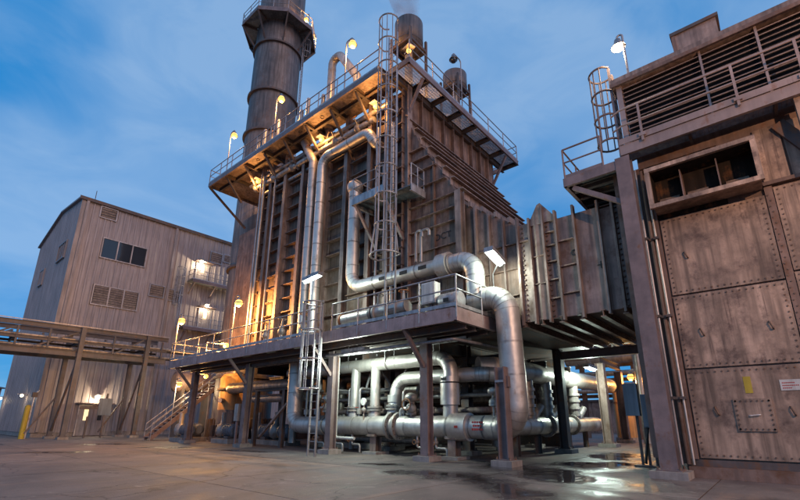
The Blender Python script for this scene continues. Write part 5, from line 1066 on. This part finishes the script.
for y in (1.8, -.48, -1.78, -3.4, -5): part('railing_post', MB().bar((12.83, y, 9.25), (12.83, y, 10.5), .06, .06, up=(1, 0, 0)), 'louver', wk); part('post_foot', MB().box(12.79, 12.858, y - .09, y + .09, 9.4, 9.5), 'louver', wk)
for dz in (.6, 1.15): part('rail', MB().tube([(12.83, -9, 9.37 + dz), (12.83, 2.3, 9.37 + dz), (13.0, 2.6, 9.37 + dz)], .03, 6), 'louver', wk)
# louvred filter house
fh = thing('filter_house', 'long louvred air intake house on top of the turbine enclosure', 'air intake', (15, -3, 9.5))
part('inner_box', MB().box(TX + .22, 21, -9, 2.3, 9.95, 12.1), 'black', fh)
part('corner_post', MB().box(TX - .08, TX + .2, 2.3, 2.46, 9.35, 12.08), 'louver', fh)
part('bottom_rail', MB().box(TX - .08, TX + .2, -9, 2.295, 9.36, 9.6), 'louver', fh)
rf_ = part('roof_fascia', MB().box(TX - .22, 21, -9.1, 2.58, 12.05, 12.3), 'casing_grey', fh)
part('fascia_lip', MB().box(TX - .25, TX - .223, -9.1, 2.6, 12.0, 12.12), 'turbine_trim', rf_)
yv1, yv2 = onx(705, 80, TX).y, onx(763, 60, TX).y; bays = [2.29, yv1, yv2, yv2 * 2 - yv1 - .1, -5.5, -8.9]
for b_, a_ in zip(bays[:-1], bays[1:]):
    for k in range(14):
        z = 9.70 + k * .172; part('louver_blade', MB().slab([(TX - .06, b_ - .03, z - .045), (TX + .06, b_ - .03, z + .05), (TX + .06, a_ + .03, z + .05), (TX - .06, a_ + .03, z - .045)], .02), 'louver', fh)
    part('bay_mullion', MB().box(TX - .1, TX + .02, a_ - .03, a_ + .028, 9.61, 12.045), 'louver', fh)
rb = part('roof_box', MB().box(TX - .1, TX + 1.4, -.46, .66, 12.305, 13.0), 'casing_grey', fh)
part('roof_box_cap', MB().box(TX - .16, TX + 1.45, -.53, .73, 12.95, 13.06), 'steel_dark', rb)
part('roof_box_edge', MB().box(TX - .13, TX - .102, .6, .70, 12.31, 12.945), 'turbine_trim', rb)
# side platform, ladder, lamp
sd_ = thing('side_platform', 'small steel platform hanging off the corner of the louvred house', 'platform', (14, 3.4, 8.7))
part('deck_panel', MB().box(12.95, 15.6, 2.72, 4.2, 8.9, 8.95), 'deck', sd_)
part('edge_channel', MB().channel((12.93, 4.25, 8.8), (12.93, 2.66, 8.8), .3, .1, -1), 'steel', sd_); part('edge_channel', MB().channel((12.94, 4.26, 8.8), (15.6, 4.26, 8.8), .3, .1, 1), 'steel', sd_)
for x in (13.6, 14.2, 14.8, 15.4): part('joist', MB().ibeam((x, 2.72, 8.77), (x, 4.15, 8.77), .2, .12), 'steel_dark', sd_)
part('brace', MB().bar((13.1, 4.0, 8.6), (13.1, 2.6, 7.6), .14, .14), 'steel', sd_)
railing(sd_, [(15.5, 4.2, 8.95), (12.97, 4.2, 8.95), (12.97, 3.0, 8.95)], sp=1.1, drop=.1, m='steel')
caged_ladder('caged_ladder', 'caged ladder from the side platform to the roof of the louvred house', (14.15, 2.64, 0), (1, 0, 0), (0, 1, 0), 8.97, 13.1, 10.3, 13.15, hoops=4, m='steel', rad=.40)
q = onx(626, 60, 13.75); q2 = onx(622, 34, 13.75); goose_lamp('lit lamp on a straight pole above the louvred house roof', (13.75, q.y, 12.3), q2.z, (-.02, .16, 0), 120, colr=WARM, bulb='bulb_white', sz=.8)
goose_lamp('sodium yard floodlight on a tall post facing the bolted wall', (4.5, -6.0, 0), 9.2, (.3, .4, 0), 2400, colr=(1.0, .60, .36))

# ================================================================== STEAM
m = bpy.data.materials.new('steam'); m.use_nodes = True; nt = m.node_tree; N = nt.nodes; L = nt.links
N.remove(N['Principled BSDF']); pv = N.new('ShaderNodeVolumePrincipled'); pv.inputs['Color'].default_value = (0.9, 0.82, 0.88, 1)
ge = N.new('ShaderNodeNewGeometry'); nz = N.new('ShaderNodeTexNoise'); nz.inputs['Scale'].default_value = 0.9; nz.inputs['Detail'].default_value = 4; L.new(ge.outputs['Position'], nz.inputs['Vector'])
mr = N.new('ShaderNodeMapRange'); mr.inputs[1].default_value = 0.42; mr.inputs[2].default_value = 0.7; mr.inputs[4].default_value = 1.1; L.new(nz.outputs['Fac'], mr.inputs[0]); L.new(mr.outputs[0], pv.inputs['Density'])
L.new(pv.outputs[0], N['Material Output'].inputs['Volume']); MATS['steam'] = m
sp_ = MB().tube([(14.75, 12.35, 22.1), (14.75, 12.35, 22.8), (14.65, 12.5, 24.2), (14.4, 12.8, 26.5), (14.1, 13.2, 30.0)], [.5, .62, .85, 1.25, 1.8], 18)
o = part('steam_plume', sp_, 'steam', kind='stuff', loc=(14.75, 12.35, 22.1)); o['label'] = 'faint pinkish steam rising from the vent silencer'; o['category'] = 'steam'
